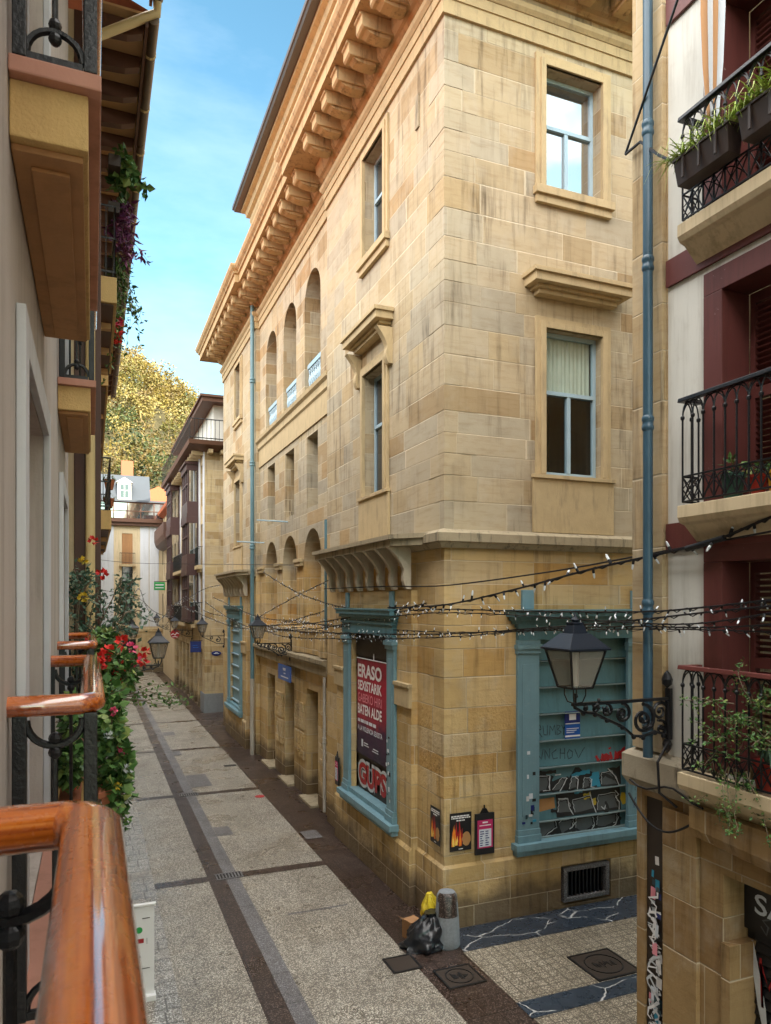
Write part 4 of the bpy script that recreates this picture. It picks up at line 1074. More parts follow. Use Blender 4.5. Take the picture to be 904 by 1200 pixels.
def juliet(y0, y1, f, low):
    ob = 0.0                       # outer edge
    s_ = M(); s_.box(LX+.002,-.012,y0+.02,y1-.02,f-.25,f-.058)
    bal = obj(s_, 'balcony', MAT['plaster_yellow'], LH, bev=.006)
    q = M(); q.box(LX+.002,.03,y0-.02,y1+.02,f-.057,f); obj(q, 'slab_edge', MAT['pink_edge'], bal, bev=.006)
    q = M(); q.box(LX+.004,-.03,y0+.06,y1-.06,f-.275,f-.251); q.box(LX+.06,-.075,y0+.14,y1-.14,f-.29,f-.276); obj(q, 'soffit', MAT['soffit_brown'], bal, bev=.004)
    top = f+1.022
    # handrail: cross bar, long bar, cross bar
    pr = []
    for i in range(14):
        a = 2*pi*i/14; e = .95
        pr.append((.044*math.copysign(abs(cos(a))**e, cos(a)), top+.029+.036*math.copysign(abs(sin(a))**e, sin(a))))
    q = M(); cr = .046
    q.sweep(pr, [(LX,y0),(-cr,y0),(-cr*.3,y0+cr*.3),(0,y0+cr),(0,y1-cr),(-cr*.3,y1-cr*.3),(-cr,y1),(LX,y1)])
    for i in range(len(q.f)): q.mi[i] = 1 if i//14 in (0,6) else 0
    obj(q, 'handrail', [MAT['wood_y'], MAT['wood_x']], bal, smooth=True)
    def post(x, y):
        q = M(); q.box(x-.022,x+.022,y-.022,y+.022,f,top); obj(q, 'post', MAT['iron'], bal, bev=.004)
    for yy in (y0,y1): post(-.005,yy); post(LX+.035,yy)
    def module(p, q_):
        p, q_ = Vector(p), Vector(q_); r = (q_-p).length/2; mid = (p+q_)/2; dv = (q_-p).normalized()
        t = M()
        t.tube([mid+dv*r*cos(pi*i/12)+Vector((0,0,top-.02-r*1.0*sin(pi*i/12))) for i in range(13)], .013, 6)
        t.tube([mid+dv*r*cos(pi*i/12)+Vector((0,0,f+.03+r*1.0*sin(pi*i/12))) for i in range(13)], .013, 6)
        t.tube([mid+Vector((0,0,f+.03+r)), mid+Vector((0,0,top-.02-r))], .010, 6)
        for z in (f+.03+r, top-.02-r):
            for s2 in (-1,1): t.ball(mid+Vector((0,0,z+.02*s2*1.2)), .022, 8, 6)
        obj(t, 'iron_panel', MAT['iron'], bal)
    for yy in (y0,y1): module((LX+.055,yy,0),(-.028,yy,0))
    n = max(2, round((y1-y0)/.24)); st = (y1-y0)/n
    for i in range(n): module((-.005,y0+i*st,0),(-.005,y0+(i+1)*st,0))
    q = M()
    for i in range(1,n): q.tube([(-.005,y0+i*st,f),(-.005,y0+i*st,top)], .010, 6)
    q.box(-.018,.008,y0,y1,f+.0,f+.028); 
    for yy in (y0,y1): q.box(LX+.05,-.03,yy-.012,yy+.012,f+.0,f+.026)
    obj(q, 'bars', MAT['iron'], bal)
    return bal
for (y0,y1) in BALS:
    for f in ZF: juliet(y0,y1,f,f==ZF[0])
# eaves with rafters, gutter, roof
def eave(parent, y0, y1, xw, xe, z, step=.55):
    q = M(); q.box(xw,xe-.06,y0,y1,z+.14,z+.17); obj(q, 'eave_board', MAT['eave_board'], parent)
    y = y0+.2
    while y < y1-.1:
        r = M(); r.prism([(xw,z-.10),(xe-.30,z-.06),(xe-.12,z+.0),(xe-.10,z+.138),(xw,z+.138)], lambda p,k,y=y: (p,y-.06,k), lambda p,k,y=y: (p,y+.06,k)); obj(r, 'rafter', MAT['rafter'], parent)
        y += step
    q = M(); q.box(xe-.095,xe-.06,y0,y1,z+.0,z+.20); obj(q, 'fascia', MAT['rafter'], parent)
    q = M(); q.tube([(xe,y0,z+.12),(xe,y1,z+.12)], .072, 10); gt = obj(q, 'gutter', MAT['gutter_metal'], parent, smooth=True)
    y = y0+.6
    while y < y1:
        c = M(); c.tube([(xe,y-.02,z+.12),(xe,y+.02,z+.12)], .080, 10); obj(c, 'gutter_strap', MAT['gutter_yellow'], gt); y += 1.1
    q = M(); q.poly([(xe,y0,z+.19),(xe,y1,z+.19),(-8.5,y1,z+3.2),(-8.5,y0,z+3.2)]); obj(q, 'roof', MAT['roof_red'], parent)
eave(LH, -6, 9.28, LX, .74, 12.8)
q = M(); q.tube([(.74,9.25,12.86),(.74,9.3,12.75),(.60,9.3,12.66),(.08,9.32,12.30),(-.02,9.33,12.1),(-.02,9.33,.1)], .055, 8); obj(q, 'downpipe', MAT['gutter_yellow'], LH, smooth=True)

# ------------------------------------------------------------------ second house on the left: dark timber, ochre balconies
L2 = thing('timber_house', 'dark timber fronted house with ochre balconies and trailing flowers beyond the wooden handrails', 'house', (-.1,9.4,0))
X2 = -.10; T2 = facade_x(X2, 1)
q = M(); h2 = []
for f in (3.7,6.9,10.0):
    for c in (11.6,14.6,17.6,20.6,23.6): h2.append((c-.55,c+.55,f,f+2.3,.25))
wall(q, T2, 9.42, 26.8, 0, 12.6, h2); q.poly([(X2,9.42,0),(-9,9.42,0),(-9,9.42,12.6),(X2,9.42,12.6)]); q.poly([(X2,26.8,0),(-9,26.8,0),(-9,26.8,12.6),(X2,26.8,12.6)])
obj(q, 'wall', MAT['plaster_cream'], L2)
for (a0,a1,_,_,_) in h2[:5]:
    for f in (3.7,6.9,10.0):
        q = M(); q.box(a0-.12,a0+.0,.002,.05,f,f+2.4,T2); q.box(a1,a1+.12,.002,.05,f,f+2.4,T2); q.box(a0,a1,-.24,-.2,f,f+2.3,T2); obj(q, 'shutter', MAT['brown_wood'], L2)
q = M(); q.box(X2-.1,.10,9.40,9.60,0,12.6); q.box(X2,.06,9.61,10.6,3.3,12.5); obj(q, 'timber_pilaster', MAT['brown_wood'], L2, bev=.01)
def simple_balcony(parent, y0, y1, f, xw, xo, n=None, slab='plaster_yellow', sm='brown_wood', beams=3):
    q = M(); q.box(xw+.002,xo,y0,y1,f-.36,f); bal = obj(q, 'balcony', MAT[slab], parent, bev=.006)
    q = M(); q.box(xw+.004,xo-.04,y0+.05,y1-.05,f-.385,f-.361); obj(q, 'soffit', MAT[sm], bal)
    for i in range(beams): q = M(); yy = y0+(i+.7)*(y1-y0)/beams; q.box(xw+.006,xo-.06,yy-.06,yy+.06,f-.47,f-.386); obj(q, 'soffit_beam', MAT['eave_board'], bal)
    q = M(); t = f+1.0
    for z in (f+.08,f+.55,t): q.tube([(xw+.02,y0+.02,z),(xo-.02,y0+.02,z),(xo-.02,y1-.02,z),(xw+.02,y1-.02,z)], .016, 5)
    k = int((y1-y0)/.14)
    for i in range(k+1): yy = y0+.02+i*(y1-y0-.04)/k; q.tube([(xo-.02,yy,f),(xo-.02,yy,t)], .009, 4)
    for i in range(4): xx = xw+.04+i*(xo-xw-.06)/3; q.tube([(xx,y0+.02,f),(xx,y0+.02,t)], .009, 4)
    obj(q, 'railing', MAT['iron'], bal); return bal
simple_balcony(L2, 14.7,21.5,7.25,X2,.34)
simple_balcony(L2, 10.8,14.2,10.05,X2,.32)
simple_balcony(L2, 10.9,13.6,6.9,X2,.10)
simple_balcony(L2, 22.2,26.0,7.6,X2,.42); simple_balcony(L2, 15.5,25.5,10.2,X2,.30)
eave(L2, 9.3, 26.8, X2, .70, 12.55, .6)
# clutter on its middle balcony
q = M(); q.tube([(.0,11.0,7.9),(.0,15.2,6.95)], .012, 5); obj(q, 'washing_line', MAT['pipe_white'], L2)

L3 = thing('plain_house', 'plain cream house closing the left side of the far street behind the climbing plants', 'house', (-.3,27,0))
q = M(); X3 = -.3; T3 = facade_x(X3, 1); h3 = [(c-.5,c+.5,f,f+2.2,.2) for c in (29,32,35,38,41,44,47,50,53,56) for f in (3.6,6.6,9.4)]
wall(q, T3, 26.9, 59.0, 0, 11.6, h3); q.poly([(X3,59,0),(-9,59,0),(-9,59,11.6),(X3,59,11.6)]); q.poly([(X3,26.9,0),(-9,26.9,0),(-9,26.9,11.6),(X3,26.9,11.6)])
obj(q, 'wall', MAT['plaster_cream'], L3)
for (a0,a1,f,ft,_) in h3:
    q = M(); q.box(a0,a1,-.2,-.15,f,ft,T3); obj(q, 'window', MAT['brown_wood'], L3)
q = M(); q.box(X3,.35,26.9,59,11.6,11.85); q.poly([(.35,26.9,11.86),(.35,59,11.86),(-8.5,59,14.5),(-8.5,26.9,14.5)]); obj(q, 'roof', MAT['rafter'], L3)
for y0 in (34,43,51): simple_balcony(L3, y0,y0+3,6.6,X3,.30)
q = M()
q = M(); q.prism([(.0,7.0),(.65,6.55),(.65,6.40),(.0,6.9)], lambda p,r: T2(10.9,p-.0,r), lambda p,r: T2(10.92,p,r))

# ------------------------------------------------------------------ far right houses
F1 = thing('bay_window_house', 'stone house with maroon glazed bay windows and a top floor balcony beyond the side street', 'house', (5.2,36.7,0))
FX, FY = 5.2, 36.7; TF, TFS = facade_x(FX,-1), facade_y(FY,-1)
q = M()
ha = []
for f in (4.6,7.4,10.4):
    for c in (37.7,42.3,44.2,46.2): ha.append((c-.42,c+.42,f,f+2.1,.2))
for c in (38.2,40,41.8,43.6,45.4,47.2,49): ha.append((c-.6,c+.6,.05,3.1,.3))
wall(q, TF, FY, 51.0, 0, 13.4, ha); wall(q, TFS, FX, 15, 0, 13.4); q.poly([(FX,51,0),(15,51,0),(15,51,13.4),(FX,51,13.4)])
obj(q, 'wall', MAT['ashlar_far'], F1)
for h_ in ha[:12]:
    w_ = window(F1, TF, h_[0],h_[1],h_[2],h_[3], rec=.12, frame='plaster_pale', glass='glass', room=False)
for a0,a1 in ((36.72,37.05),(38.2,38.55),(41.5,41.8),(46.9,47.2)): q = M(); q.box(a0,a1,.002,.06,4.2,13.2,TF); obj(q, 'white_strip', MAT['plaster_pale'], F1)
q = M(); q.box(FX-.02,FX+.9,.004,.05,0,.95,TFS); q.box(FY-.03,38,.004,.05,0,.95,TF); obj(q, 'stone_base', MAT['granite'], F1)
for h_ in ha[12:]:
    d = M(); d.box(h_[0],h_[1],-.29,-.25,.05,3.1,TF); obj(d, 'shop_door', MAT['door'], F1)
MAT['bay_brown'] = painted('dark maroon bay paint', (.060,.024,.022), .45, .25)
def mirador(parent, T, a0, a1, z0, z1, pr, floors):
    q = M(); q.box(a0,a1,.004,pr-.06,z0,z1,T)
    mb = obj(q, 'bay_window', MAT['bay_brown'], parent)
    hh = (z1-z0)/floors
    fr = M()
    for k in range(floors):
        b = z0+k*hh
        fr.box(a0-.06,a1+.06,.006,pr+.05,b,b+.16,T); fr.box(a0-.03,a1+.03,.006,pr+.02,b+.161,b+.8,T)
        fr.box(a0-.06,a1+.06,.006,pr+.06,b+hh-.32,b+hh-.001,T)
        for a in (a0, a1-.09, a0+(a1-a0)/3-.045, a0+2*(a1-a0)/3-.045): fr.box(a,a+.09,pr-.08,pr,b+.801,b+hh-.321,T)
        for a in (a0-.002, a1-.088): 
            fr.box(a,a+.09,.05,.12,b+.801,b+hh-.321,T); fr.box(a,a+.09,pr*.5-.03,pr*.5+.03,b+.801,b+hh-.321,T)
        zm = b+.8+(hh-1.12)*.55
        fr.box(a0-.004,a1+.004,pr-.07,pr+.004,zm,zm+.08,T); fr.box(a0-.004,a0+.05,.05,pr-.071,zm,zm+.08,T)
        for (u0,u1) in ((a0+.09,a1-.09),): 
            gl = M(); gl.box(u0,u1,pr-.059,pr-.05,b+.802,b+hh-.322,T); obj(gl, 'pane', MAT['glass_bright'], mb)
        gl = M(); gl.box(a0-.01,a0-.001,.12,pr-.08,b+.802,b+hh-.322,T); obj(gl, 'pane', MAT['glass_bright'], mb)
    fr.box(a0-.14,a1+.14,.006,pr+.16,z1,z1+.12,T); obj(fr, 'bay_frame', MAT['bay_brown'], mb)
mirador(F1, TF, 38.7,41.2,4.5,12.7,.60,3)
mirador(F1, TF, 47.4,50.0,4.5,12.9,.60,3)
for (c,f) in ((37.7,7.4),(37.7,4.6)):
    q = M(); q.box(c-.62,c+.62,.004,.30,f-.22,f-.02,TF); q.box(c-.5,c+.5,.004,.2,f-.36,f-.221,TF); bb = obj(q, 'small_balcony', MAT['trim'], F1)
    q = M()
    for i in range(9): a = c-.58+i*.145; q.tube([TF(a,.27,f-.02),TF(a,.27,f+.9)], .012, 4)
    q.tube([TF(c-.58,.01,f+.9),TF(c-.58,.27,f+.9),TF(c+.58,.27,f+.9),TF(c+.58,.01,f+.9)], .018, 5)
    for o_ in (.1,.19): q.tube([TF(c-.58,o_,f-.02),TF(c-.58,o_,f+.9)], .012, 4)
    obj(q, 'railing', MAT['iron'], bb)
# continuous first floor balcony of the house
q = M(); q.box(41.4,47.2,.004,.5,7.18,7.36,TF); q.box(38.4,51,.004,.45,4.18,4.36,TF); fb = obj(q, 'long_balcony', MAT['trim'], F1)
q = M()
for i in range(60):
    a = 38.45+i*.21; q.tube([TF(a,.42,4.36),TF(a,.42,5.3)], .014, 4)
    if 41.4 < a < 47.2: q.tube([TF(a,.47,7.36),TF(a,.47,8.3)], .014, 4)
q.tube([TF(38.4,.42,5.3),TF(51,.42,5.3)], .022, 5); q.tube([TF(41.4,.47,8.3),TF(47.2,.47,8.3)], .022, 5); obj(q, 'railing', MAT['iron'], fb)
# top terrace, set back storey, eave
q = M(); q.sweep([(.0,13.0),(.25,13.05),(.5,13.12),(.85,13.2),(.90,13.4),(.0,13.42)], [(12,FY),(FX,FY),(FX,51)]); tb = obj(q, 'terrace_slab', MAT['rafter'], F1)
for i in range(17): q = M(); q.box(FY+.2+i*.82,FY+.42+i*.82,.05,.6,12.86,13.05,TF); obj(q, 'soffit_bracket', MAT['trim'], tb)
for i in range(5): q = M(); q.box(FX+.1+i*.6,FX+.32+i*.6,.05,.6,12.86,13.05,TFS); obj(q, 'soffit_bracket', MAT['trim'], tb)
q = M()
for i in range(76): q.tube([(FX-.82,FY-.8+i*.2,13.42),(FX-.82,FY-.8+i*.2,14.4)], .008, 4)
for i in range(20): q.tube([(FX-.82+i*.2,FY-.82,13.42),(FX-.82+i*.2,FY-.82,14.4)], .016, 4)
for z in (13.5,14.42): q.tube([(10,FY-.82,z),(FX-.82,FY-.82,z),(FX-.82,51,z)], .028, 5)
obj(q, 'railing', MAT['iron'], tb)
q = M(); q.box(FX+.5,14,FY+.5,51,13.42,15.5); obj(q, 'upper_storey', MAT['plaster_white'], F1)
q = M(); q.box(FX-.15,14,FY-.15,51,15.5,15.72); q.box(FX-.25,14,FY-.25,51,15.721,15.82); obj(q, 'eave', MAT['rafter'], F1)
q = M(); q.poly([(FX-.25,FY-.25,15.83),(14,FY-.25,15.83),(14,44,17.6),(FX+3,44,17.4)]); q.poly([(FX-.25,FY-.25,15.83),(FX+3,44,17.4),(FX+3,51,17.4),(FX-.25,51,15.83)]); obj(q, 'roof', MAT['roof_red'], F1)

F2 = thing('cream_house', 'narrow cream house with a dark rounded top balcony at the far end of the street', 'house', (5.2,51.1,0))
q = M(); hb = [(c-.4,c+.4,f,f+1.9,.2) for c in (52,53.6,55.2,56.8,58.4) for f in (4.6,7.4,10.2)]
wall(q, TF, 51.02, 59.4, 0, 12.4, hb); q.poly([(FX,59.4,0),(15,59.4,0),(15,59.4,12.4),(FX,59.4,12.4)]); obj(q, 'wall', MAT['plaster_cream'], F2)
for h_ in hb: q = M(); q.box(h_[0],h_[1],-.15,-.1,h_[2],h_[3],TF); obj(q, 'window', MAT['brown_wood'], F2)
q = M(); q.prism([(.0,9.5),(.35,9.6),(.6,9.85),(.7,10.2),(.7,11.0),(.0,11.0)], lambda p,r: TF(51.3,p,r), lambda p,r: TF(59.2,p,r)); obj(q, 'balcony', MAT['brown_wood'], F2)
q = M(); q.sweep([(.0,12.1),(.4,12.3),(.45,12.5),(.0,12.6)], [(FX,51.02),(FX,59.4)]); q.poly([(FX-.45,51.02,12.5),(FX-.45,59.4,12.5),(9,59.4,14.8),(9,51.02,14.8)]); obj(q, 'roof', MAT['roof_red'], F2)

# ------------------------------------------------------------------ building closing the street
E = thing('mansard_house', 'pale house with blue white pilasters, glazed gallery and slate mansard closing the street', 'house', (2.5,60,0))
TE = facade_y(60, -1)
q = M(); he = [(2.15,2.95,8.5,10.9,.2),(2.15,2.95,6.3,8.6-.15,.2),(2.15,2.95,3.75,6.15,.2),(-1.2,-.4,8.5,10.9,.2),(-1.2,-.4,3.9,6.2,.2),(5.2,6,8.5,10.9,.2),(5.2,6,3.9,6.2,.2)]
wall(q, TE, -8, 9, 3.4, 11.9, he); q.poly([(-8,60,3.4),(-8,70,3.4),(-8,70,11.9),(-8,60,11.9)]); q.poly([(9,60,0),(9,70,0),(9,70,11.9),(9,60,11.9)])
obj(q, 'wall', MAT['plaster_cream'], E)
q = M(); wall(q, TE, -8, 9, 0, 3.4, [(2.2,3.2,0,2.6,.4),(.2,1.3,0,2.6,.4)]); q.box(-8,9,.004,.08,3.2,3.39,TE); obj(q, 'stone_base', MAT['ashlar_far'], E)
q = M(); q.box(2.2,3.2,-.4,-.35,0,2.6,TE); q.box(.2,1.3,-.4,-.35,0,2.6,TE); obj(q, 'door', MAT['dark'], E)
for i, h_ in enumerate(he):
    w_ = window(E, TE, *h_[:4], rec=.1, transom=.0 if i == 0 else .7, frame='soffit_brown' if i == 0 else 'iron', glass='glass' if i else 'soffit_brown' if False else 'glass_bright', room=False) if i else None
    if i == 0:
        q = M(); q.box(h_[0],h_[1],-.12,-.06,h_[2],h_[3],TE)
        for k in range(5): q.box(h_[0]+.02+k*.16,h_[0]+.10+k*.16,-.06,-.03,h_[2],h_[3],TE)
        obj(q, 'closed_shutter', MAT['soffit_brown'], E)
for z in (8.45,6.2,3.7):
    q = M(); q.box(1.95,3.15,.004,.35,z-.15,z,TE); bb = obj(q, 'balcony', MAT['trim'], E)
    q = M()
    for k in range(12): q.tube([TE(2.0+k*.1,.32,z),TE(2.0+k*.1,.32,z+.9)], .014, 4)
    q.tube([TE(1.98,.01,z+.9),TE(1.98,.32,z+.9),TE(3.12,.32,z+.9),TE(3.12,.01,z+.9)], .022, 5); obj(q, 'railing', MAT['iron'], bb)
for a0,a1 in ((.3,1.55),(3.5,4.15),(4.2,4.9)): q = M(); q.box(a0,a1,.004,.06,3.6,11.5,TE); obj(q, 'pilaster', MAT['plaster_pale'], E)
q = M(); q.box(-8,9,.004,.35,11.5,11.75,TE); q.box(-8,9,.004,.55,11.751,12.0,TE); obj(q, 'cornice', MAT['rafter'], E)
q = M(); q.box(-8,9,-.5,.1,12.001,13.35,TE); gal = obj(q, 'gallery', MAT['eave_board'], E)
q = M()
for k in range(16): 
    a = -7.5+k*1.0; q.box(a,a+.08,.101,.16,12.0,13.35,TE)
for z in (12.02,12.62,13.27): q.box(-8,9,.101,.15,z,z+.07,TE)
obj(q, 'gallery_frame', MAT['rafter'], gal)
q = M(); q.box(-8,9,.104,.115,12.05,13.3,TE); obj(q, 'pane', MAT['glass_bright'], gal)
q = M(); q.box(-8,9,-.6,.35,13.351,13.5,TE); q.prism([(60.1,13.5),(61.6,15.7),(69,16.2),(70,13.5)], lambda y,z: (-8,y,z), lambda y,z: (4.3,y,z)); obj(q, 'mansard_roof', MAT['slate'], E)
q = M(); q.box(1.85,2.85,-1.6,-.15,13.5,14.9,TE); q.prism([(1.72,14.9),(2.98,14.9),(2.35,15.3)], lambda a,z: TE(a,-1.6,z), lambda a,z: TE(a,-.05,z)); dm = obj(q, 'dormer', MAT['plaster_white'], E)
q = M(); q.box(2.05,2.65,-.149,-.13,13.65,14.75,TE); obj(q, 'pane', MAT['glass'], dm)
q = M(); q.box(2.05,2.65,-.128,-.1,13.65,13.7,TE); q.box(2.32,2.38,-.128,-.1,13.7,14.75,TE); q.box(2.05,2.65,-.128,-.1,14.25,14.3,TE); obj(q, 'dormer_frame', MAT['white'], dm)
q = M(); q.box(2.2,3.1,-3.4,-2.2,15.6,17.0,TE); obj(q, 'chimney', MAT['terracotta'], E)

G_ = thing('red_roof_house', 'small white house with a red tiled roof peeping up behind the far street end', 'house', (5.5,78,0))
q = M(); q.box(3.6,9,78,86,0,16.0); obj(q, 'wall', MAT['plaster_white'], G_)
q = M(); q.prism([(3.0,15.8),(9.6,15.8),(6.3,17.4)], lambda x,z: (x,77.5,z), lambda x,z: (x,86.5,z)); q.prism([(77.2,14.0),(77.2,14.2),(78.2,15.0),(78.2,14.8)], lambda y,z: (3.2,y,z), lambda y,z: (9.4,y,z)); rf = obj(q, 'roof', MAT['roof_red'], G_)
q = M(); q.box(5.0,5.5,80,80.5,16.2,17.9); obj(q, 'chimney', MAT['white'], rf)
STRINGS = {
  'T1': [(5.06, 16.29, 5.82), (5.24, 12.98, 5.81), (5.23, 10.4, 5.77), (5.59, 8.09, 5.9), (5.43, 6.0, 6.01), (5.31, 4.43, 6.1), (5.22, 3.92, 6.13)] ,
  'T2': [(5.31, 12.95, 5.4), (5.23, 10.4, 5.46), (5.38, 8.61, 5.67), (5.22, 6.73, 5.87), (5.36, 5.92, 5.98), (5.33, 5.07, 6.07), (5.31, 4.43, 6.22), (5.28, 3.9, 6.3)] ,
  'T3': [(5.04, 23.86, 4.88), (4.86, 19.61, 4.74), (5.11, 15.19, 4.82), (5.27, 10.49, 4.99), (5.7, 8.26, 5.16), (5.25, 6.07, 5.31), (5.3, 5.19, 5.4), (5.31, 4.43, 5.47), (5.31, 3.99, 5.5)] ,
  'T4': [(5.04, 23.86, 4.73), (4.96, 17.41, 4.97), (5.29, 14.58, 5.21), (5.23, 11.04, 5.38), (5.54, 8.87, 5.38), (5.25, 6.07, 5.4), (5.3, 5.19, 5.45), (5.31, 4.43, 5.52), (5.31, 3.99, 5.54)] ,
  'T5': [(4.86, 19.61, 4.98), (5.29, 14.58, 4.97), (5.27, 10.49, 5.02), (5.7, 8.26, 5.12), (5.29, 5.73, 5.23), (5.31, 4.43, 5.25), (5.31, 3.99, 5.24)] ,
  'L1': [(4.66, 30.49, 5.71), (5.04, 23.86, 5.05), (5.03, 18.46, 5.01), (5.27, 15.67, 4.94), (5.27, 13.51, 5.23), (5.23, 11.04, 5.49)] ,
  'L2': [(5.6, 25.79, 6.67), (5.33, 20.5, 5.9), (5.21, 16.77, 5.5), (5.28, 14.04, 5.32), (5.43, 11.83, 5.35)] ,
  'L3': [(4.91, 34.7, 5.54), (4.96, 28.21, 4.87), (5.08, 22.76, 4.58), (5.16, 18.95, 4.83), (5.24, 16.22, 4.78), (5.42, 13.45, 4.78)] ,
  'L4': [(5.25, 24.85, 4.94), (5.18, 19.48, 5.64), (5.15, 16.26, 6.02)] ,
  'L5': [(0.26, 21.48, 4.82), (1.42, 26.41, 5.03), (2.53, 31.35, 4.72), (3.61, 35.23, 5.42), (4.74, 39.09, 5.77), (4.91, 34.7, 5.1), (5.39, 32.35, 4.9)] ,
  'L6': [(0.07, 32.35, 6.07), (2.05, 38.02, 5.76), (3.15, 41.89, 5.03), (3.82, 39.46, 4.78), (4.21, 37.14, 5.54), (4.91, 34.7, 6.14), (5.47, 32.85, 6.31)] ,
  'L7': [(4.03, 39.38, 5.5), (4.62, 32.66, 4.9), (4.93, 27.14, 4.58), (5.08, 22.76, 4.71), (5.21, 16.77, 5.29)] ,
  'L8': [(0.05, 25.88, 5.24), (1.38, 31.82, 5.5), (2.17, 37.98, 6.18), (2.8, 42.04, 5.22), (3.59, 41.72, 4.13), (4.24, 41.45, 5.07)] ,
  'W1': [(0.0, 32.38, 7.31), (1.93, 35.91, 7.35), (4.76, 33.68, 7.25), (5.31, 19.97, 6.56)] ,
}
GST={
'tag': [[(7.35, 3.11), (7.35, 3.3), (7.43, 3.3), (7.45, 3.23), (7.37, 3.21), (7.46, 3.09)], [(7.49, 3.29), (7.5, 3.13), (7.57, 3.12), (7.59, 3.29)], [(7.62, 3.11), (7.64, 3.28), (7.69, 3.19), (7.74, 3.29), (7.75, 3.11)], [(7.78, 3.11), (7.79, 3.28), (7.86, 3.26), (7.8, 3.2), (7.88, 3.15), (7.79, 3.11)], [(7.89, 3.28), (7.93, 3.2), (7.99, 3.29), (7.93, 3.2), (7.92, 3.09)], [(7.35, 2.83), (7.45, 2.69), (7.5, 2.87)], [(7.53, 2.68), (7.53, 2.86), (7.62, 2.69), (7.64, 2.87)], [(7.78, 2.84), (7.68, 2.78), (7.7, 2.68), (7.8, 2.69)], [(7.85, 2.67), (7.87, 2.85)], [(7.85, 2.77), (7.95, 2.76)], [(7.95, 2.66), (7.96, 2.85)], [(8.06, 2.82), (8.01, 2.75), (8.03, 2.65), (8.11, 2.68), (8.13, 2.77), (8.06, 2.82)], [(8.18, 2.82), (8.25, 2.65), (8.35, 2.78), (8.4, 2.83)], [(8.93, 2.41), (9.1, 2.27), (9.14, 2.18)]] ,
'red': [[(8.64, 2.66), (8.7, 2.55), (8.78, 2.58), (8.79, 2.69)], [(8.83, 2.53), (8.79, 2.62), (8.87, 2.67), (8.93, 2.61), (8.89, 2.54), (8.83, 2.53)], [(8.8, 2.56), (8.95, 2.65)], [(9.0, 2.53), (8.97, 2.71)], [(8.96, 2.79), (8.97, 2.76)], [(9.07, 2.52), (9.09, 2.7), (9.15, 2.54), (9.17, 2.7)], [(9.22, 2.52), (9.21, 2.71), (9.26, 2.57)], [(9.14, 2.61), (9.3, 2.76), (9.27, 2.52)]] ,
'white': [[(7.64, 2.37), (7.62, 2.24), (7.62, 2.12)], [(7.75, 2.38), (7.88, 2.38)], [(8.0, 2.31), (7.93, 2.2), (7.83, 2.08)], [(8.18, 2.31), (8.25, 2.26), (8.21, 2.06)], [(8.55, 2.24), (8.52, 2.1), (8.6, 2.08)], [(8.93, 2.4), (9.1, 2.23), (9.16, 2.07)], [(7.82, 1.94), (8.03, 1.93), (8.05, 1.76), (8.13, 1.63)], [(8.52, 1.99), (8.58, 1.76), (8.64, 1.61)], [(9.1, 1.97), (9.18, 1.89), (9.1, 1.85), (9.18, 1.75), (9.16, 1.58)], [(8.76, 1.71), (8.83, 1.65), (8.86, 1.73)], [(7.51, 1.19), (7.59, 1.21), (7.75, 1.3), (7.78, 1.23), (8.08, 1.27)], [(8.08, 1.3), (8.28, 1.26), (8.52, 1.28), (8.62, 1.38)], [(8.65, 1.28), (8.93, 1.27), (9.1, 1.34), (9.18, 1.47)], [(8.21, 1.48), (8.11, 1.39), (8.06, 1.37)]] ,
'black': [[(7.35, 2.43), (7.64, 2.44), (7.78, 2.44)], [(7.57, 2.12), (7.62, 2.24), (7.7, 2.37)], [(7.95, 2.09), (8.02, 2.26), (8.01, 2.33)], [(8.31, 2.06), (8.26, 2.18), (8.31, 2.26)], [(8.72, 2.22), (8.86, 2.29), (9.07, 2.19)], [(7.78, 1.95), (7.92, 1.97)], [(8.1, 1.92), (8.11, 1.78), (8.15, 1.64)], [(8.65, 1.89), (8.79, 1.96), (8.93, 1.95)], [(8.86, 1.79), (8.93, 1.64), (8.83, 1.59)], [(7.38, 1.37), (7.48, 1.21), (7.65, 1.26), (7.78, 1.43)], [(7.78, 1.35), (7.88, 1.26), (8.06, 1.29)], [(8.11, 1.31), (8.35, 1.24), (8.6, 1.31)], [(8.62, 1.31), (8.86, 1.24), (9.14, 1.33), (9.23, 1.46)], [(7.65, 1.75), (7.78, 1.73), (7.8, 1.62)]] ,
'cyanS': [[(8.11, 2.33), (8.35, 2.37), (8.52, 2.38)], [(8.52, 2.24), (8.62, 2.31), (8.65, 2.14)], [(8.69, 2.22), (8.7, 2.08)], [(8.18, 2.02), (8.35, 2.04)]] ,
'yel': [[(8.38, 1.92), (8.55, 1.94)], [(8.6, 1.87), (8.62, 1.75)]] ,
}
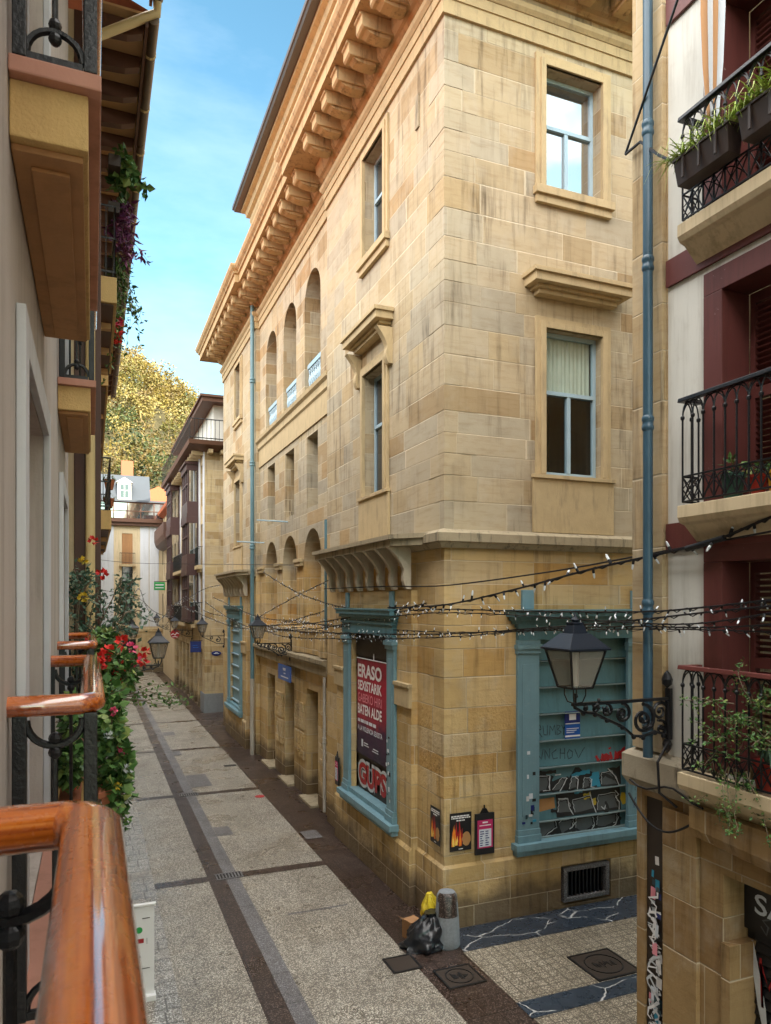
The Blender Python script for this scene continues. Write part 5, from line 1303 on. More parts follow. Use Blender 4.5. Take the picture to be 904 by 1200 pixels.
GFI={
'grey': [[(7.37, 2.37), (7.61, 2.38), (7.59, 2.12), (7.38, 2.1)], [(7.66, 2.11), (7.88, 2.32), (7.99, 2.3), (7.84, 2.09)], [(8.02, 2.09), (8.1, 2.32), (8.23, 2.31), (8.21, 2.1)], [(8.32, 2.08), (8.37, 2.28), (8.5, 2.25), (8.49, 2.09)], [(8.74, 2.11), (8.76, 2.33), (9.0, 2.34), (9.14, 2.07)], [(7.78, 1.69), (7.82, 1.92), (8.01, 1.91), (8.1, 1.66)], [(8.15, 1.65), (8.11, 1.89), (8.52, 1.93), (8.6, 1.67)], [(8.65, 1.64), (8.69, 1.92), (9.07, 1.93), (9.16, 1.63)], [(7.37, 1.55), (7.75, 1.57), (7.77, 1.43), (7.48, 1.27), (7.4, 1.32)], [(7.82, 1.48), (7.88, 1.54), (8.15, 1.54), (8.11, 1.37), (7.88, 1.29)], [(8.18, 1.36), (8.21, 1.55), (8.58, 1.55), (8.6, 1.37), (8.38, 1.28)], [(8.65, 1.36), (8.69, 1.54), (9.14, 1.54), (9.1, 1.36), (8.79, 1.32)]] ,
'cyan': [[(8.52, 2.1), (8.57, 2.35), (8.72, 2.36), (8.74, 2.13)]] ,
'orange': [[(7.37, 1.97), (7.74, 1.98), (7.75, 1.79), (7.37, 1.75)]] ,
'yellow': [[(9.26, 1.69), (9.21, 1.81), (9.25, 1.92), (9.33, 1.91), (9.37, 1.79), (9.33, 1.71)]] ,
}
# ------------------------------------------------------------------ graffiti on the side street shutter
def so_(z): t = ((z-1.102)/.478) % 1.0; return -.05-.05*t+.006
def onS(p, r, e=0): return TS(p, so_(r)+e, r)
for k in range(3):                     # dark sprayed ground of the big piece
    zb = max(1.102+k*.478, 1.285); m2 = M(); N_ = 22
    for i in range(N_):
        x0, x1 = 7.36+i*1.86/N_, 7.36+(i+1)*1.86/N_
        t0, t1 = [(1.102+(k+1)*.478-.03 if k < 2 else zb+.30+.09*sin(7*x)+.05*sin(17*x)) for x in (x0,x1)]
        for j in range(3):
            za, zc = zb+.03+(t0-zb-.03)*j/3, zb+.03+(t1-zb-.03)*j/3; zA, zC = zb+.03+(t0-zb-.03)*(j+1)/3, zb+.03+(t1-zb-.03)*(j+1)/3
            if k == 1 and x1 < 7.80: continue
            m2.poly([TS(x0,so_(za)-.003,za),TS(x1,so_(zc)-.003,zc),TS(x1,so_(zC-.001)-.003,zC),TS(x0,so_(zA-.001)-.003,zA)])
    obj(m2, 'graffiti_ground', MAT['black'], sb, fixn=False)
gm = {'tag':('tagink',.016),'red':('redpaint',.055),'white':('whitespray',.018),'black':('black',.055),'cyanS':('cyan',.07),'yel':('yellowspray',.10)}
fmn = {'grey':'greyspray','cyan':'cyan','orange':'orangepatch','yellow':'yellowspray'}
for k, ls in GFI.items():
    for l in ls:
        m2 = M(); n = len(l); c = (sum(p[0] for p in l)/n, sum(p[1] for p in l)/n)
        for i in range(n):
            a, b_ = l[i], l[(i+1)%n]
            for s in range(5):
                for t in range(4):
                    f = lambda u, w2: (c[0]+(a[0]+(b_[0]-a[0])*u-c[0])*w2, c[1]+(a[1]+(b_[1]-a[1])*u-c[1])*w2)
                    P = [f(s/5,t/4), f((s+1)/5,t/4), f((s+1)/5,(t+1)/4), f(s/5,(t+1)/4)]
                    m2.poly([TS(x, so_(z) if k != 'yellow' else .012 if False else so_(z), z) for x,z in P])
        obj(m2, 'graffiti_fill', MAT[fmn[k]], sb, fixn=False)
        if k == 'grey':
            for (w2, mt, e, sh) in ((.035,'black',.0025,0),(.010,'whitespray',.0045,.018)):
                oo = []
                for i in range(n+1):
                    a, b_ = l[i%n], l[(i+1)%n]
                    for s in range(5 if i < n else 1): oo.append((a[0]+(b_[0]-a[0])*s/5+sh+.012*sin(9*s+i), a[1]+(b_[1]-a[1])*s/5+sh*.5+.010*cos(7*s+2*i)))
                m2 = M(); m2.ribbon(oo if sh == 0 else oo[:len(oo)*2//3], w2, lambda p,r: onS(p,r,e)); obj(m2, 'graffiti_stroke', MAT[mt], sb, fixn=False)
for k, ls in GST.items():
    mat, w_ = gm[k]
    for l in ls:
        pts = []
        for i in range(len(l)-1):
            for s in range(4): pts.append((l[i][0]+(l[i+1][0]-l[i][0])*s/4, l[i][1]+(l[i+1][1]-l[i][1])*s/4))
        pts.append(l[-1])
        e = {'tag':.002,'black':.003,'cyanS':.004,'yel':.002,'white':.006,'red':.005}[k]
        m2 = M(); m2.ribbon(pts, w_, lambda p,r: onS(p,r,e)); obj(m2, 'graffiti_stroke', MAT[mat], sb, fixn=False)
q = M(); q.box(7.94,8.27,-.04,-.034,3.30,3.52,TS); n1 = obj(q, 'notice', MAT['navy'], sb)
q = M(); q.box(8.03,8.18,-.033,-.031,3.36,3.47,TS); q.box(7.95,8.26,-.033,-.031,3.29,3.305,TS); obj(q, 'notice_print', MAT['white'], n1)
q = M(); q.box(7.94,8.27,-.04,-.034,3.02,3.28,TS); n1 = obj(q, 'notice', MAT['blue'], sb)
q = M()
for i in range(3): q.box(7.97,8.24-.05*i,-.033,-.031,3.20-.035*i,3.212-.035*i,TS)
q.box(7.94,8.27,-.033,-.031,3.055,3.085,TS); obj(q, 'notice_print', MAT['white'], n1)
# stickers and tags on the teal pilasters
for i in range(15):
    q = M(); a, w2, h2 = 6.94+.28*R.random(), .03+.05*R.random(), .03+.07*R.random(); z = 1.6+1.35*R.random()**1.3
    q.box(a,a+w2,.083,.0845+.0004*i,z,z+h2,TS); obj(q, 'sticker', MAT[R.choice(['whitespray','paper','navy','cyan','black','tagink','greyspray'])], shS)
for i in range(9):
    q = M(); a = 9.36+.2*R.random(); z = 1.6+2.0*R.random(); q.ribbon([(a+.08*R.random(), z+.05*k) for k in range(5)], .016, lambda p,r: TS(p,.0835,r)); obj(q, 'marker_tag', MAT[R.choice(['black','navy','whitespray'])], shS, fixn=False)
for i in range(14):
    q = M(); a, w2, h2 = 12.72+.22*R.random(), .03+.05*R.random(), .03+.06*R.random(); z = 1.6+1.3*R.random()
    q.box(a,a+w2,.083,.0845+.0004*i,z,z+h2,TB); obj(q, 'sticker', MAT[R.choice(['whitespray','paper','tagink','black'])], shW)

# ------------------------------------------------------------------ campaign banner in the street window
bn = thing('campaign_banner', 'tall red and navy banner with white lettering hung in the teal street window', 'banner', (BAY+.2,14.1,2.1))
q = M(); q.box(13.10,15.12,-.115,-.105,2.18,4.28,TB); obj(q, 'banner_sheet', MAT['poster'], bn)
for s_, z, h, mt, bo in (('ERASO',3.86,.30,'white',.035),('SEXISTARIK',3.58,.22,'white',.03),('GABEKO HIRI',3.33,.19,'pinkprint',-.002),('BATEN ALDE',3.06,.22,'white',.03)):
    text(s_, TB, 15.08, -.1035, z, 1.42, h, mt, bn, d=-1, bold=bo)
text('A LA VIOLENCIA SEXISTA', TB, 15.09, -.1035, 2.70, 1.46, .11, 'paper', bn, d=-1, bold=.02)
q = M()
a = 15.08
while a > 13.95: w2 = .05+.16*R.random(); q.box(a-w2,a,-.1038,-.103,2.88,2.95,TB); a -= w2+.035
q.box(14.75,14.85,-.1038,-.103,2.36,2.52,TB); q.box(14.4,14.7,-.1038,-.103,2.40,2.42,TB); q.box(14.45,14.7,-.1038,-.103,2.45,2.47,TB); q.box(13.85,14.2,-.1038,-.103,2.36,2.38,TB); q.box(13.85,14.15,-.1038,-.103,2.41,2.43,TB)
obj(q, 'small_print', MAT['paper'], bn)
q = M(); q.tube([TB(14.1,-.1,4.28),TB(14.1,-.1,4.42)], .012, 5); q.tube([TB(13.1,-.1,4.28),TB(15.12,-.1,4.28)], .012, 5); obj(q, 'hanging_cord', MAT['white'], bn)
text('GUPS', TB, 15.14, -.1255, 1.46, 1.75, .62, 'whitespray', shW, name='graffiti_outline', d=-1, bold=.10)
text('GUPS', TB, 15.08, -.1230, 1.53, 1.63, .48, 'redpaint', shW, name='graffiti_letters', d=-1, bold=.045)

# ------------------------------------------------------------------ posters, notice boards, signs
def poster(name, label, T, a0, a1, z0, z1, d, cat='poster', group=None):
    t = thing(name, label, cat, T((a0+a1)/2,0,z0), group)
    q = M(); q.box(a0,a1,.047,.051,z0,z1,T); obj(q, 'sheet', MAT['black'], t)
    w_, h = a1-a0, z1-z0; rr = random.Random(5)
    q = M()
    for j, zf in enumerate((.93,.88,.815)):
        u = .06 if j < 2 else .3
        while u < (.9 if j < 2 else .68):
            ww = .05+.09*rr.random(); q.box(a0+w_*u,a0+w_*min(.95,u+ww),.0515,.052,z0+h*(zf-.032),z0+h*zf,T); u += ww+.02
    q.box(a0+w_*.40,a0+w_*.60,.0515,.052,z0+h*.04,z0+h*.06,T)
    obj(q, 'print_lines', MAT['white'], t)
    fx = (lambda u: a0+w_*u) if d > 0 else (lambda u: a1-w_*u)
    for mt, sc_, n, e in (('redpaint',1.25,8,.0516),('flame',1,9,.0519),('flame2',.55,7,.0523)):
        q = M()
        for i in range(n):
            u = .12+.36*rr.random()+(.0 if mt != 'redpaint' else .08); b_ = z0+h*(.12+.12*rr.random()); hh = h*(.22+.30*rr.random())*sc_; ww = w_*.11*sc_
            ee = e+.00004*i
            q.poly([T(fx(u)-ww/2,ee,b_), T(fx(u)+ww/2,ee,b_), T(fx(u)+ww*.55,ee,b_+hh*.35), T(fx(u)+ww*.2,ee,b_+hh*.6), T(fx(u)+ww*.25*(rr.random()-.5),ee,b_+hh), T(fx(u)-ww*.3,ee,b_+hh*.5)])
        obj(q, 'flame_picture', MAT[mt], t, fixn=False)
    q = M(); n = 18; q.poly([T(fx(.76)+w_*.2*cos(2*pi*i/n)*(1+.12*sin(3*i)), .0525, z0+h*.3+h*.19*sin(2*pi*i/n)) for i in range(n)]); obj(q, 'lit_face_blob', MAT['orangepatch'], t, fixn=False)
    return t
poster('wall_poster', 'black poster with flames round the corner on the street face of the stone wall', facade_x(XM,-1), 10.93,11.30,1.38,2.0, -1, group='flame posters')
poster('wall_poster', 'black poster with flames on the side street face beside the notice board', TS, 5.56,5.97,1.31,1.95, 1, group='flame posters')
def notice_board(label, T, a0, a1, z0, z1, d=1):
    t = thing('notice_board', label, 'notice board', T((a0+a1)/2,0,z0))
    q = M(); q.box(a0,a1,.047,.085,z0,z1,T); obj(q, 'board', MAT['black'], t, bev=.006)
    q = M(); w_, h = a1-a0, z1-z0
    q.prism([((a0+a1)/2-w_*.22,z1),((a0+a1)/2+w_*.22,z1),((a0+a1)/2+w_*.08,z1+h*.12),((a0+a1)/2-w_*.08,z1+h*.12)], lambda p,r: T(p,.05,r), lambda p,r: T(p,.08,r)); q.tube([T((a0+a1)/2,.06,z1+h*.1),T((a0+a1)/2,.06,z1+h*.2)], .014, 6)
    obj(q, 'hanger', MAT['iron'], t)
    q = M(); q.box(a0+w_*.10,a1-w_*.10,.086,.089,z0+h*.16,z1-h*.16,T); s_ = obj(q, 'poster_sheet', MAT['magenta'], t)
    q = M(); q.box(a0+w_*.18,a1-w_*.18,.0895,.0905,z0+h*.19,z0+h*.62,T); obj(q, 'timetable', MAT['paper'], s_)
    q = M(); rr = random.Random(3)
    for i in range(7):
        for j in range(2):
            b_ = a0+w_*(.23+.28*j); q.box(b_,b_+w_*(.1+.12*rr.random()),.0908,.0914,z0+h*(.22+.055*i),z0+h*(.245+.055*i),T)
    obj(q, 'print_lines', MAT['navy'], s_)
    q = M(); q.box(a0+w_*.36,a1-w_*.36,.0895,.0905,z1-h*.235,z1-h*.2,T); q.box(a0+w_*.2,a1-w_*.2,.0895,.0905,z1-h*.30,z1-h*.28,T); obj(q, 'heading', MAT['white'], s_)
notice_board('black framed notice board with a magenta and pale blue sheet right of the flame poster', TS, 6.03,6.40,1.20,1.90)
notice_board('small black framed notice board on the street wall left of the teal banner window', TB, 15.90,16.14,1.25,1.90, -1)
def sign_plate(name, label, mb, mat, loc, lines=None, lm='white', cat='sign'):
    o = obj(mb, name, MAT[mat], None, loc=loc, bev=.004); tag(o, label, cat)
    if lines: obj(lines, 'print_lines', MAT[lm], o)
    return o
q = M(); q.box(20.45,21.95,.265,.29,3.16,3.62,TC); ln = M()
for i,(z,w_,o_) in enumerate(((3.50,.34,.5),(3.46,.3,.52),(3.36,.22,.6),(3.25,.9,.25))): ln.box(21.85-o_-w_,21.85-o_,.291,.293,z,z+.035,TC)
sign_plate('blue_plaque', 'bright blue plaque with white lines on the ledge over the middle door', q, 'blue', (XC-.28,21.2,3.16), ln)
q = M(); q.box(4.60,5.14,37.55,37.60,2.97,3.52); ln = M(); ln.box(4.72,5.0,37.535,37.549,3.2,3.24); ln.box(4.72,4.95,37.535,37.549,3.3,3.34); s_ = sign_plate('hanging_sign', 'square navy blue sign projecting from the bay window house', q, 'navy', (5.14,37.6,3.0), ln, 'blue')
q = M(); q.tube([(5.2,37.57,3.55),(4.6,37.57,3.55)], .02, 5); obj(q, 'sign_arm', MAT['iron'], s_)
q = M(); n = 24; q.prism([(5.76+.24*cos(2*pi*i/n), 2.95+.12*sin(2*pi*i/n)) for i in range(n)], lambda p,r: (p,36.695,r), lambda p,r: (p,36.65,r)); ln = M(); ln.box(5.63,5.89,36.64,36.649,2.93,2.96); ln.box(5.70,5.82,36.64,36.649,2.98,3.01)
sign_plate('street_name_plate', 'oval blue street name plate on the end wall of the bay window house', q, 'navy', (5.76,36.7,2.95), ln, 'paper')
q = M(); q.box(3.72,4.40,49.0,49.06,6.30,6.82); ln = M(); ln.box(3.80,4.32,48.985,48.999,6.60,6.68); ln.box(3.80,4.32,48.985,48.999,6.42,6.48)
s_ = sign_plate('green_sign', 'small bright green shop sign projecting high over the far street', q, 'green', (4.06,49,6.3), ln)
q = M(); q.tube([(5.2,49.03,6.86),(3.72,49.03,6.86)], .025, 5); obj(q, 'sign_arm', MAT['iron'], s_)
q = M(); q.prism([(4.45+.26*cos(2*pi*i/20), 3.66+.26*sin(2*pi*i/20)) for i in range(20)], lambda p,r: (p,43.4,r), lambda p,r: (p,43.46,r)); ln = M(); ln.ribbon([(4.24,3.62),(4.35,3.70),(4.45,3.60),(4.55,3.74),(4.66,3.68)], .05, lambda p,r: (p,43.39,r)); ln.ribbon([(4.30,3.50),(4.45,3.52),(4.60,3.48)], .035, lambda p,r: (p,43.39,r))
s_ = sign_plate('round_sign', 'round red and white sign projecting below the lantern of the far houses', q, 'redpaint', (4.45,43.4,3.4), ln)
q = M(); q.tube([(5.2,43.43,3.94),(4.4,43.43,3.94)], .02, 5); obj(q, 'sign_arm', MAT['iron'], s_)
# white roll-up banner down in the street
rb = thing('rollup_banner', 'white roll-up banner standing on the pavement below the nearest wooden handrail', 'banner', (.40,10.5,0))
q = M(); q.box(.02,.80,10.50,10.51,.08,1.30); obj(q, 'banner_sheet', MAT['white'], rb)
q = M(); q.tube([(.0,10.505,1.32),(.82,10.505,1.32)], .026, 8); obj(q, 'top_rail', MAT['white'], rb)
q = M(); q.box(.0,.82,10.43,10.58,.004,.08); obj(q, 'banner_case', MAT['white'], rb, bev=.006)
q = M(); q.lathe([(.001,0),(.045,.001)], (0,0,0), 14, lambda x,y,z: (.60+x,10.498-z,.98+y)); obj(q, 'round_mark', MAT['green'], rb, fixn=False)
q = M(); q.box(.57,.66,10.496,10.499,.80,.86); obj(q, 'square_mark', MAT['redpaint'], rb)
q = M(); q.box(.64,.74,10.496,10.499,1.13,1.142); q.box(.58,.74,10.496,10.499,.44,.45); q.box(.70,.705,10.496,10.499,.78,.86); q.box(.58,.62,10.496,10.499,.60,.62); obj(q, 'print_lines', MAT['black'], rb)

# ------------------------------------------------------------------ bollard and rubbish at the corner
bo = M(); pr = [(.20,0),(.215,.03),(.21,.12),(.205,.25),(.19,.5),(.172,.72),(.165,.80),(.13,.86),(.05,.885),(.002,.89)]
n = 20; V = []; F_ = []
for r, z in pr:
    for k in range(n):
        a = 2*pi*k/n; x, y = r*cos(a), r*sin(a)
        d = (-x*.35-y*.93)
        cut = .10 + max(0, .86-z)*.28 if z > .52 else 9
        if d > cut: f = cut/d; x, y = x*f, y*f
        V.append((5.28+x,10.38+y,z))
isc = []
for r, z in pr:
    for k in range(n):
        a = 2*pi*k/n; d = r*(-cos(a)*.35-sin(a)*.93); isc.append(z > .52 and d > .10 + max(0, .86-z)*.28 - .055)
for i in range(len(pr)-1):
    for k in range(n):
        f4 = (i*n+k, i*n+(k+1)%n, (i+1)*n+(k+1)%n, (i+1)*n+k); bo.m = 1 if sum(isc[j] for j in f4) >= 2 and pr[i][1] < .84 else 0
        bo.add([V[j] for j in f4], [(0,1,2,3)])
bl_ = obj(bo, 'stone_bollard', [MAT['granite'], MAT['porphyry']], None, loc=(5.28,10.38,0), smooth=False); tag(bl_, 'grey granite bollard with a chipped slanting top at the building corner', 'bollard')
_bm = bmesh.new(); _bm.from_mesh(bl_.data); bmesh.ops.remove_doubles(_bm, verts=_bm.verts, dist=.0005); bmesh.ops.recalc_face_normals(_bm, faces=_bm.faces); _bm.to_mesh(bl_.data); _bm.free()
for p_ in bl_.data.polygons: p_.use_smooth = True
def bag(name, label, c, mat, shape, fold):
    m2 = M(); n, m_ = 40, 22; V = []; F_ = []
    for i in range(m_+1):
        t = i/m_; rx, ry, cx, cy, z = shape(t)
        for k in range(n):
            a = 2*pi*k/n
            q1 = mnoise.noise(Vector((cos(a)*2.2+c[0]*3, sin(a)*2.2, t*2.6))); q2 = abs(mnoise.noise(Vector((cos(a)*3.4, sin(a)*3.4+c[1], t*4.5))))
            f = 1 + fold*(q1*.9 - q2*.8 + .10*sin(7*a+6*t))
            V.append((c[0]+cx+cos(a)*rx*f, c[1]+cy+sin(a)*ry*f, c[2]+z+.02*q1*(0 if i == 0 else 1)))
    for i in range(m_):
        for k in range(n): F_.append((i*n+k, i*n+(k+1)%n, (i+1)*n+(k+1)%n, (i+1)*n+k))
    F_ += [tuple(range(n))[::-1], tuple(m_*n+k for k in range(n))]
    m2.add(V, F_); o = obj(m2, name, MAT[mat], None, loc=c, smooth=True); tag(o, label, 'rubbish bag'); return o
def heap(t):
    r = .40*(.9+.1*min(1,t/.12))*(1-.80*max(0,t-.08)**1.15) if t < .88 else .40*.16*(1+1.1*(t-.88)/.12)
    return r*1.05, r*.80, .10*t, 0, .54*t
def sack(t):
    r = .19*(1-.15*t) if t < .7 else .19*(.9-.62*(t-.7)/.3)
    return r, r*.85, -.06*max(0,t-.5)*2, 0, .74*t
bag('rubbish_bag', 'knotted black plastic rubbish bag slumped beside the stone bollard', (4.93,10.45,.006), 'bag_black', heap, .42)
bag('rubbish_bag', 'tall yellow plastic bag leaning behind the black bag and bollard', (5.17,10.68,.006), 'bag_yellow', sack, .5)
cb = M(); cb.box(4.74,4.98,10.72,10.94,.006,.30); cbo = obj(cb, 'cardboard_box', MAT['card'], None, loc=(4.88,10.85,0)); cbo.rotation_euler.z = .25; tag(cbo, 'brown cardboard box pushed against the wall behind the black rubbish bag', 'box')
q = M(); q.prism([(4.74,.30),(4.66,.36),(4.665,.364),(4.745,.305)], lambda p,r: (p,10.73,r), lambda p,r: (p,10.93,r)); obj(q, 'box_flap', MAT['card'], cbo)

# ------------------------------------------------------------------ festoon lights
def smooth_line(P, sag=.10, n=10):
    out = []
    for i in range(len(P)-1):
        a, b_ = Vector(P[i]), Vector(P[i+1]); p0 = Vector(P[max(0,i-1)]); p3 = Vector(P[min(len(P)-1,i+2)])
        for k in range(n):
            t = k/n
            out.append(.5*((2*a)+(b_-p0)*t+(2*p0-5*a+4*b_-p3)*t*t+(3*a-p0-3*b_+p3)*t**3))
    out.append(Vector(P[-1])); return out
def bulb_mesh(r, l):
    m2 = M(); m2.m = 0; m2.lathe([(r*.8,0),(r,l*.1),(r,l*.42),(r*.7,l*.45)], (0,0,0), 6); m2.m = 1
    m2.lathe([(r*.7,l*.45),(r*.85,l*.6),(r*.6,l*.9),(r*.05,l)], (0,0,0), 6)
    o = obj(m2, 'bulb', [MAT['cable'], MAT['bulb_clear']], None); me = o.data; bpy.data.objects.remove(o); return me
B_BIG, B_MED, B_SM = bulb_mesh(.017,.125), bulb_mesh(.010,.075), bulb_mesh(.012,.08)
STRINGS['T6'] = [(x-.03, y+.02, z-.10-.05*sin(i*1.3)) for i,(x,y,z) in enumerate(STRINGS['T4'])]
STRINGS['T7'] = [(x-.02, y, z-.09-.07*sin(i*1.1+.4)) for i,(x,y,z) in enumerate(STRINGS['T3'])]
SL = {'T1':('plain twisted cable running just above the festoon with the largest bulbs',0,None,.011),
 'T2':('thick black festoon with the largest dangling bulbs, rising to the upper right',34,B_BIG,.014),
 'T3':('dark festoon crossing just over the nearest lantern roof with mixed small bulbs',96,B_MED,.010),
 'T4':('festoon running along the top edge of the teal shop cornice',98,B_MED,.010),
 'T5':('thin low festoon with sparse bulbs across the teal shop cornice',60,B_MED,.007),
 'T6':('festoon of sparse bulbs just under the thick one, left of the blue downpipe',70,B_MED,.008),
 'T7':('second strand sagging over the nearest lantern roof',80,B_MED,.008),
 'L1':('festoon looping up to the balcony consoles from the far blue drainpipe',60,B_MED,.009),
 'L2':('festoon slanting down past the stone arches towards the consoles',60,B_MED,.009),
 'L3':('low festoon sagging by the lantern over the doors',78,B_MED,.009),
 'L4':('short festoon climbing across the first stone arch',30,B_MED,.009),
 'L5':('zigzag festoon across the far street from the climbing plant',80,B_SM,.010),
 'L6':('festoon dipping and rising before the bay window house',80,B_SM,.010),
 'L7':('long festoon from the far houses along the arches to the near consoles',90,B_SM,.009),
 'L8':('looped festoon hanging before the pale house closing the street',60,B_SM,.010),
 'W1':('thin high wire stretched across the far street without bulbs',0,None,.010)}
for k, (lab, n, bm_, r) in SL.items():
    P = smooth_line(STRINGS[k])
    o = thing('festoon_lights' if n else 'overhead_cable', lab, 'string lights' if n else 'cable', P[0], 'festoon lights over the street' if n else None)
    q = M(); q.tube(P, r, 5); 
    if n: q.tube([p+Vector((0,0,.02*sin(i*2.1)-.005)) for i,p in enumerate(P)], r*.6, 4)
    cab = obj(q, 'cable', MAT['cable'], o, smooth=True)
    if k == 'T2':
        q = M(); q.tube([P[46]+Vector((0,0,-.01)), P[52]+Vector((0,0,-.01))], .03, 8); obj(q, 'connector', MAT['cable'], o, smooth=True)
    tot = sum((P[i+1]-P[i]).length for i in range(len(P)-1)); acc = 0; j = 0
    for b_ in range(n):
        tgt = tot*(b_+.5+.3*(R.random()-.5))/n
        while j < len(P)-2 and acc+(P[j+1]-P[j]).length < tgt: acc += (P[j+1]-P[j]).length; j += 1
        p = P[j].lerp(P[j+1], min(1,(tgt-acc)/max(1e-6,(P[j+1]-P[j]).length)))
        c = bpy.data.objects.new('bulb', bm_); COL.objects.link(c); c.parent = o
        c.location = p - P[0]
        ti = R.random()
        down = R.random() < .68
        c.rotation_euler = ((pi if down else 0)+(R.random()-.5)*1.5, (R.random()-.5)*1.5, R.random()*6)
        sc_ = .85+.35*R.random(); c.scale = (sc_,sc_,sc_)
# ------------------------------------------------------------------ foliage
def leaf(mb, p, d, l, w_, rr):
    d = d.normalized(); s_ = d.cross(Vector((rr.uniform(-1,1),rr.uniform(-1,1),rr.uniform(.2,1.5)))).normalized(); nrm = d.cross(s_)
    a = p + d*l*.45 + s_*w_*.5 + nrm*l*.06; b_ = p + d*l*.45 - s_*w_*.5 + nrm*l*.06; t = p + d*l - nrm*l*.08
    mb.add([p, a, t, b_], [(0,1,2),(0,2,3)])
def blob_leaves(mb, rr, n, c, rad, l, w_, droop=.2):
    for i in range(n):
        v = Vector((rr.gauss(0,1),rr.gauss(0,1),rr.gauss(0,1))); v.normalize(); v *= rr.random()**.4
        p = Vector((c[0]+v.x*rad[0], c[1]+v.y*rad[1], c[2]+v.z*rad[2]))
        d = v + Vector((rr.gauss(0,.6),rr.gauss(0,.6),rr.gauss(0,.5)-droop))
        s_ = .6+.7*rr.random()
        leaf(mb, p, d if d.length > .01 else Vector((0,0,1)), l*s_, w_*s_, rr)
def flower(parent, c, r, mat, rr, n=16):
    m2 = M()
    for i in range(n):
        v = Vector((rr.gauss(0,1),rr.gauss(0,1),rr.gauss(.3,1))).normalized()
        leaf(m2, Vector(c)+v*r*.45, v+Vector((rr.gauss(0,.5),rr.gauss(0,.5),rr.gauss(0,.5))), r*1.0, r*.95, rr)
    return obj(m2, 'flower', MAT[mat], parent, fixn=False)
def stems(parent, lines, r=.008, mat='twig'):
    m2 = M()
    for l in lines: m2.tube(l, r, 5, r1=r*.5)
    return obj(m2, 'stems', MAT[mat], parent, smooth=True)
def wander(rr, p, d, n, st, j=.35):
    out = [Vector(p)]; d = Vector(d).normalized()
    for i in range(n):
        d = (d + Vector((rr.gauss(0,j),rr.gauss(0,j),rr.gauss(0,j)))).normalized(); out.append(out[-1]+d*st)
    return out
rr = random.Random(21)
# climbing shrub on the third balcony
c1 = thing('climbing_shrub', 'tall straggly climbing shrub with bare stems above the geraniums on the left', 'plant', (-.05,8.6,4.1))
ls = [wander(rr, (-.12+.16*rr.random(),8.2+1.2*rr.random(),4.1), (.05,0,1), 12, .15, .14) for i in range(9)]
br = []
for l in ls:
    for k in range(4): br.append(wander(rr, l[rr.randint(5,11)], (.2+rr.random()*.4,rr.gauss(0,.6),rr.gauss(.2,.5)), 5, .055))
stems(c1, ls+br, .011)
m2 = M()
for l in ls+br:
    for p in l[4 if len(l) > 8 else 1:]: blob_leaves(m2, rr, 8, p, (.08,.11,.08), .062, .034)
obj(m2, 'foliage', MAT['leaf_blue'], c1, fixn=False)
for (c,mt) in (((.01,8.3,6.15),'petal_red'),((.09,7.7,5.78),'petal_red'),((-.09,8.6,5.95),'petal_yellow'),((-.09,8.5,5.55),'petal_yellow'),((-.02,7.5,5.12),'petal_red'),((.05,8.0,5.0),'petal_red')): flower(c1, c, .05, mt, rr)
# geraniums
def geranium(label, box, blobs, flowers, pot=True, mats=('leaf',), l=.075):
    t = thing('potted_geranium', label, 'plant', ((box[0]+box[1])/2,(box[2]+box[3])/2,box[4]), 'potted plants on the left balconies')
    if pot:
        q = M(); x0,x1,y0,y1,z0,z1 = box; e = .02
        q.hexa([(x0+e,y0+e,z0),(x1-e,y0+e,z0),(x1-e,y1-e,z0),(x0+e,y1-e,z0),(x0,y0,z1),(x1,y0,z1),(x1,y1,z1),(x0,y1,z1)]); q.box(x0-.01,x1+.01,y0-.01,y1+.01,z1-.04,z1+.005)
        pt = obj(q, 'trough', MAT['terracotta'], t, bev=.006)
    st = []
    m2 = M()
    for (c, rad, n) in blobs:
        blob_leaves(m2, rr, n, c, rad, l, l*.8, .35); st.append([((box[0]+box[1])/2,(box[2]+box[3])/2,box[5]), ((box[0]+box[1]+2*c[0])/4,c[1],(box[5]+c[2])/2+.06), c])
        for k in range(3): st.append(wander(rr, c, (rr.gauss(0,1),rr.gauss(0,1),rr.gauss(.2,1)), 4, .05))
    obj(m2, 'foliage', MAT[mats[0]], t, fixn=False); 
    for c, r, mt in flowers:
        flower(t, c, r, mt, rr); b0 = min(blobs, key=lambda b_: (Vector(b_[0])-Vector(c)).length)[0]; st.append([b0, (Vector(b0)+Vector(c))/2+Vector((0,0,.02)), c])
    stems(t, st, .005, 'twig')
    return t
geranium('bushy geranium with the red flower heads reaching out over the street', (.06,.24,6.9,7.7,4.45,4.62),
  [((.12,7.2,4.85),(.12,.35,.17),330),((.22,7.0,4.95),(.13,.25,.14),200),((.10,7.6,5.08),(.12,.3,.18),240),((.30,6.9,4.85),(.10,.2,.10),90),((.14,7.0,4.6),(.12,.3,.14),220)],
  [((.09,6.8,5.02),.055,'petal_red'),((.13,6.9,5.06),.06,'petal_red'),((.25,6.9,5.14),.06,'petal_red'),((.33,6.95,5.08),.05,'petal_pink'),((.42,6.9,4.98),.055,'petal_red'),((.44,6.95,5.04),.05,'petal_red'),((.18,6.9,4.84),.045,'petal_red'),((.22,6.85,4.80),.04,'petal_red'),((.19,6.8,4.70),.045,'petal_red'),((.37,6.9,4.97),.045,'petal_pink'),((.25,6.9,4.93),.04,'petal_red'),((.10,6.75,4.98),.05,'petal_red')])
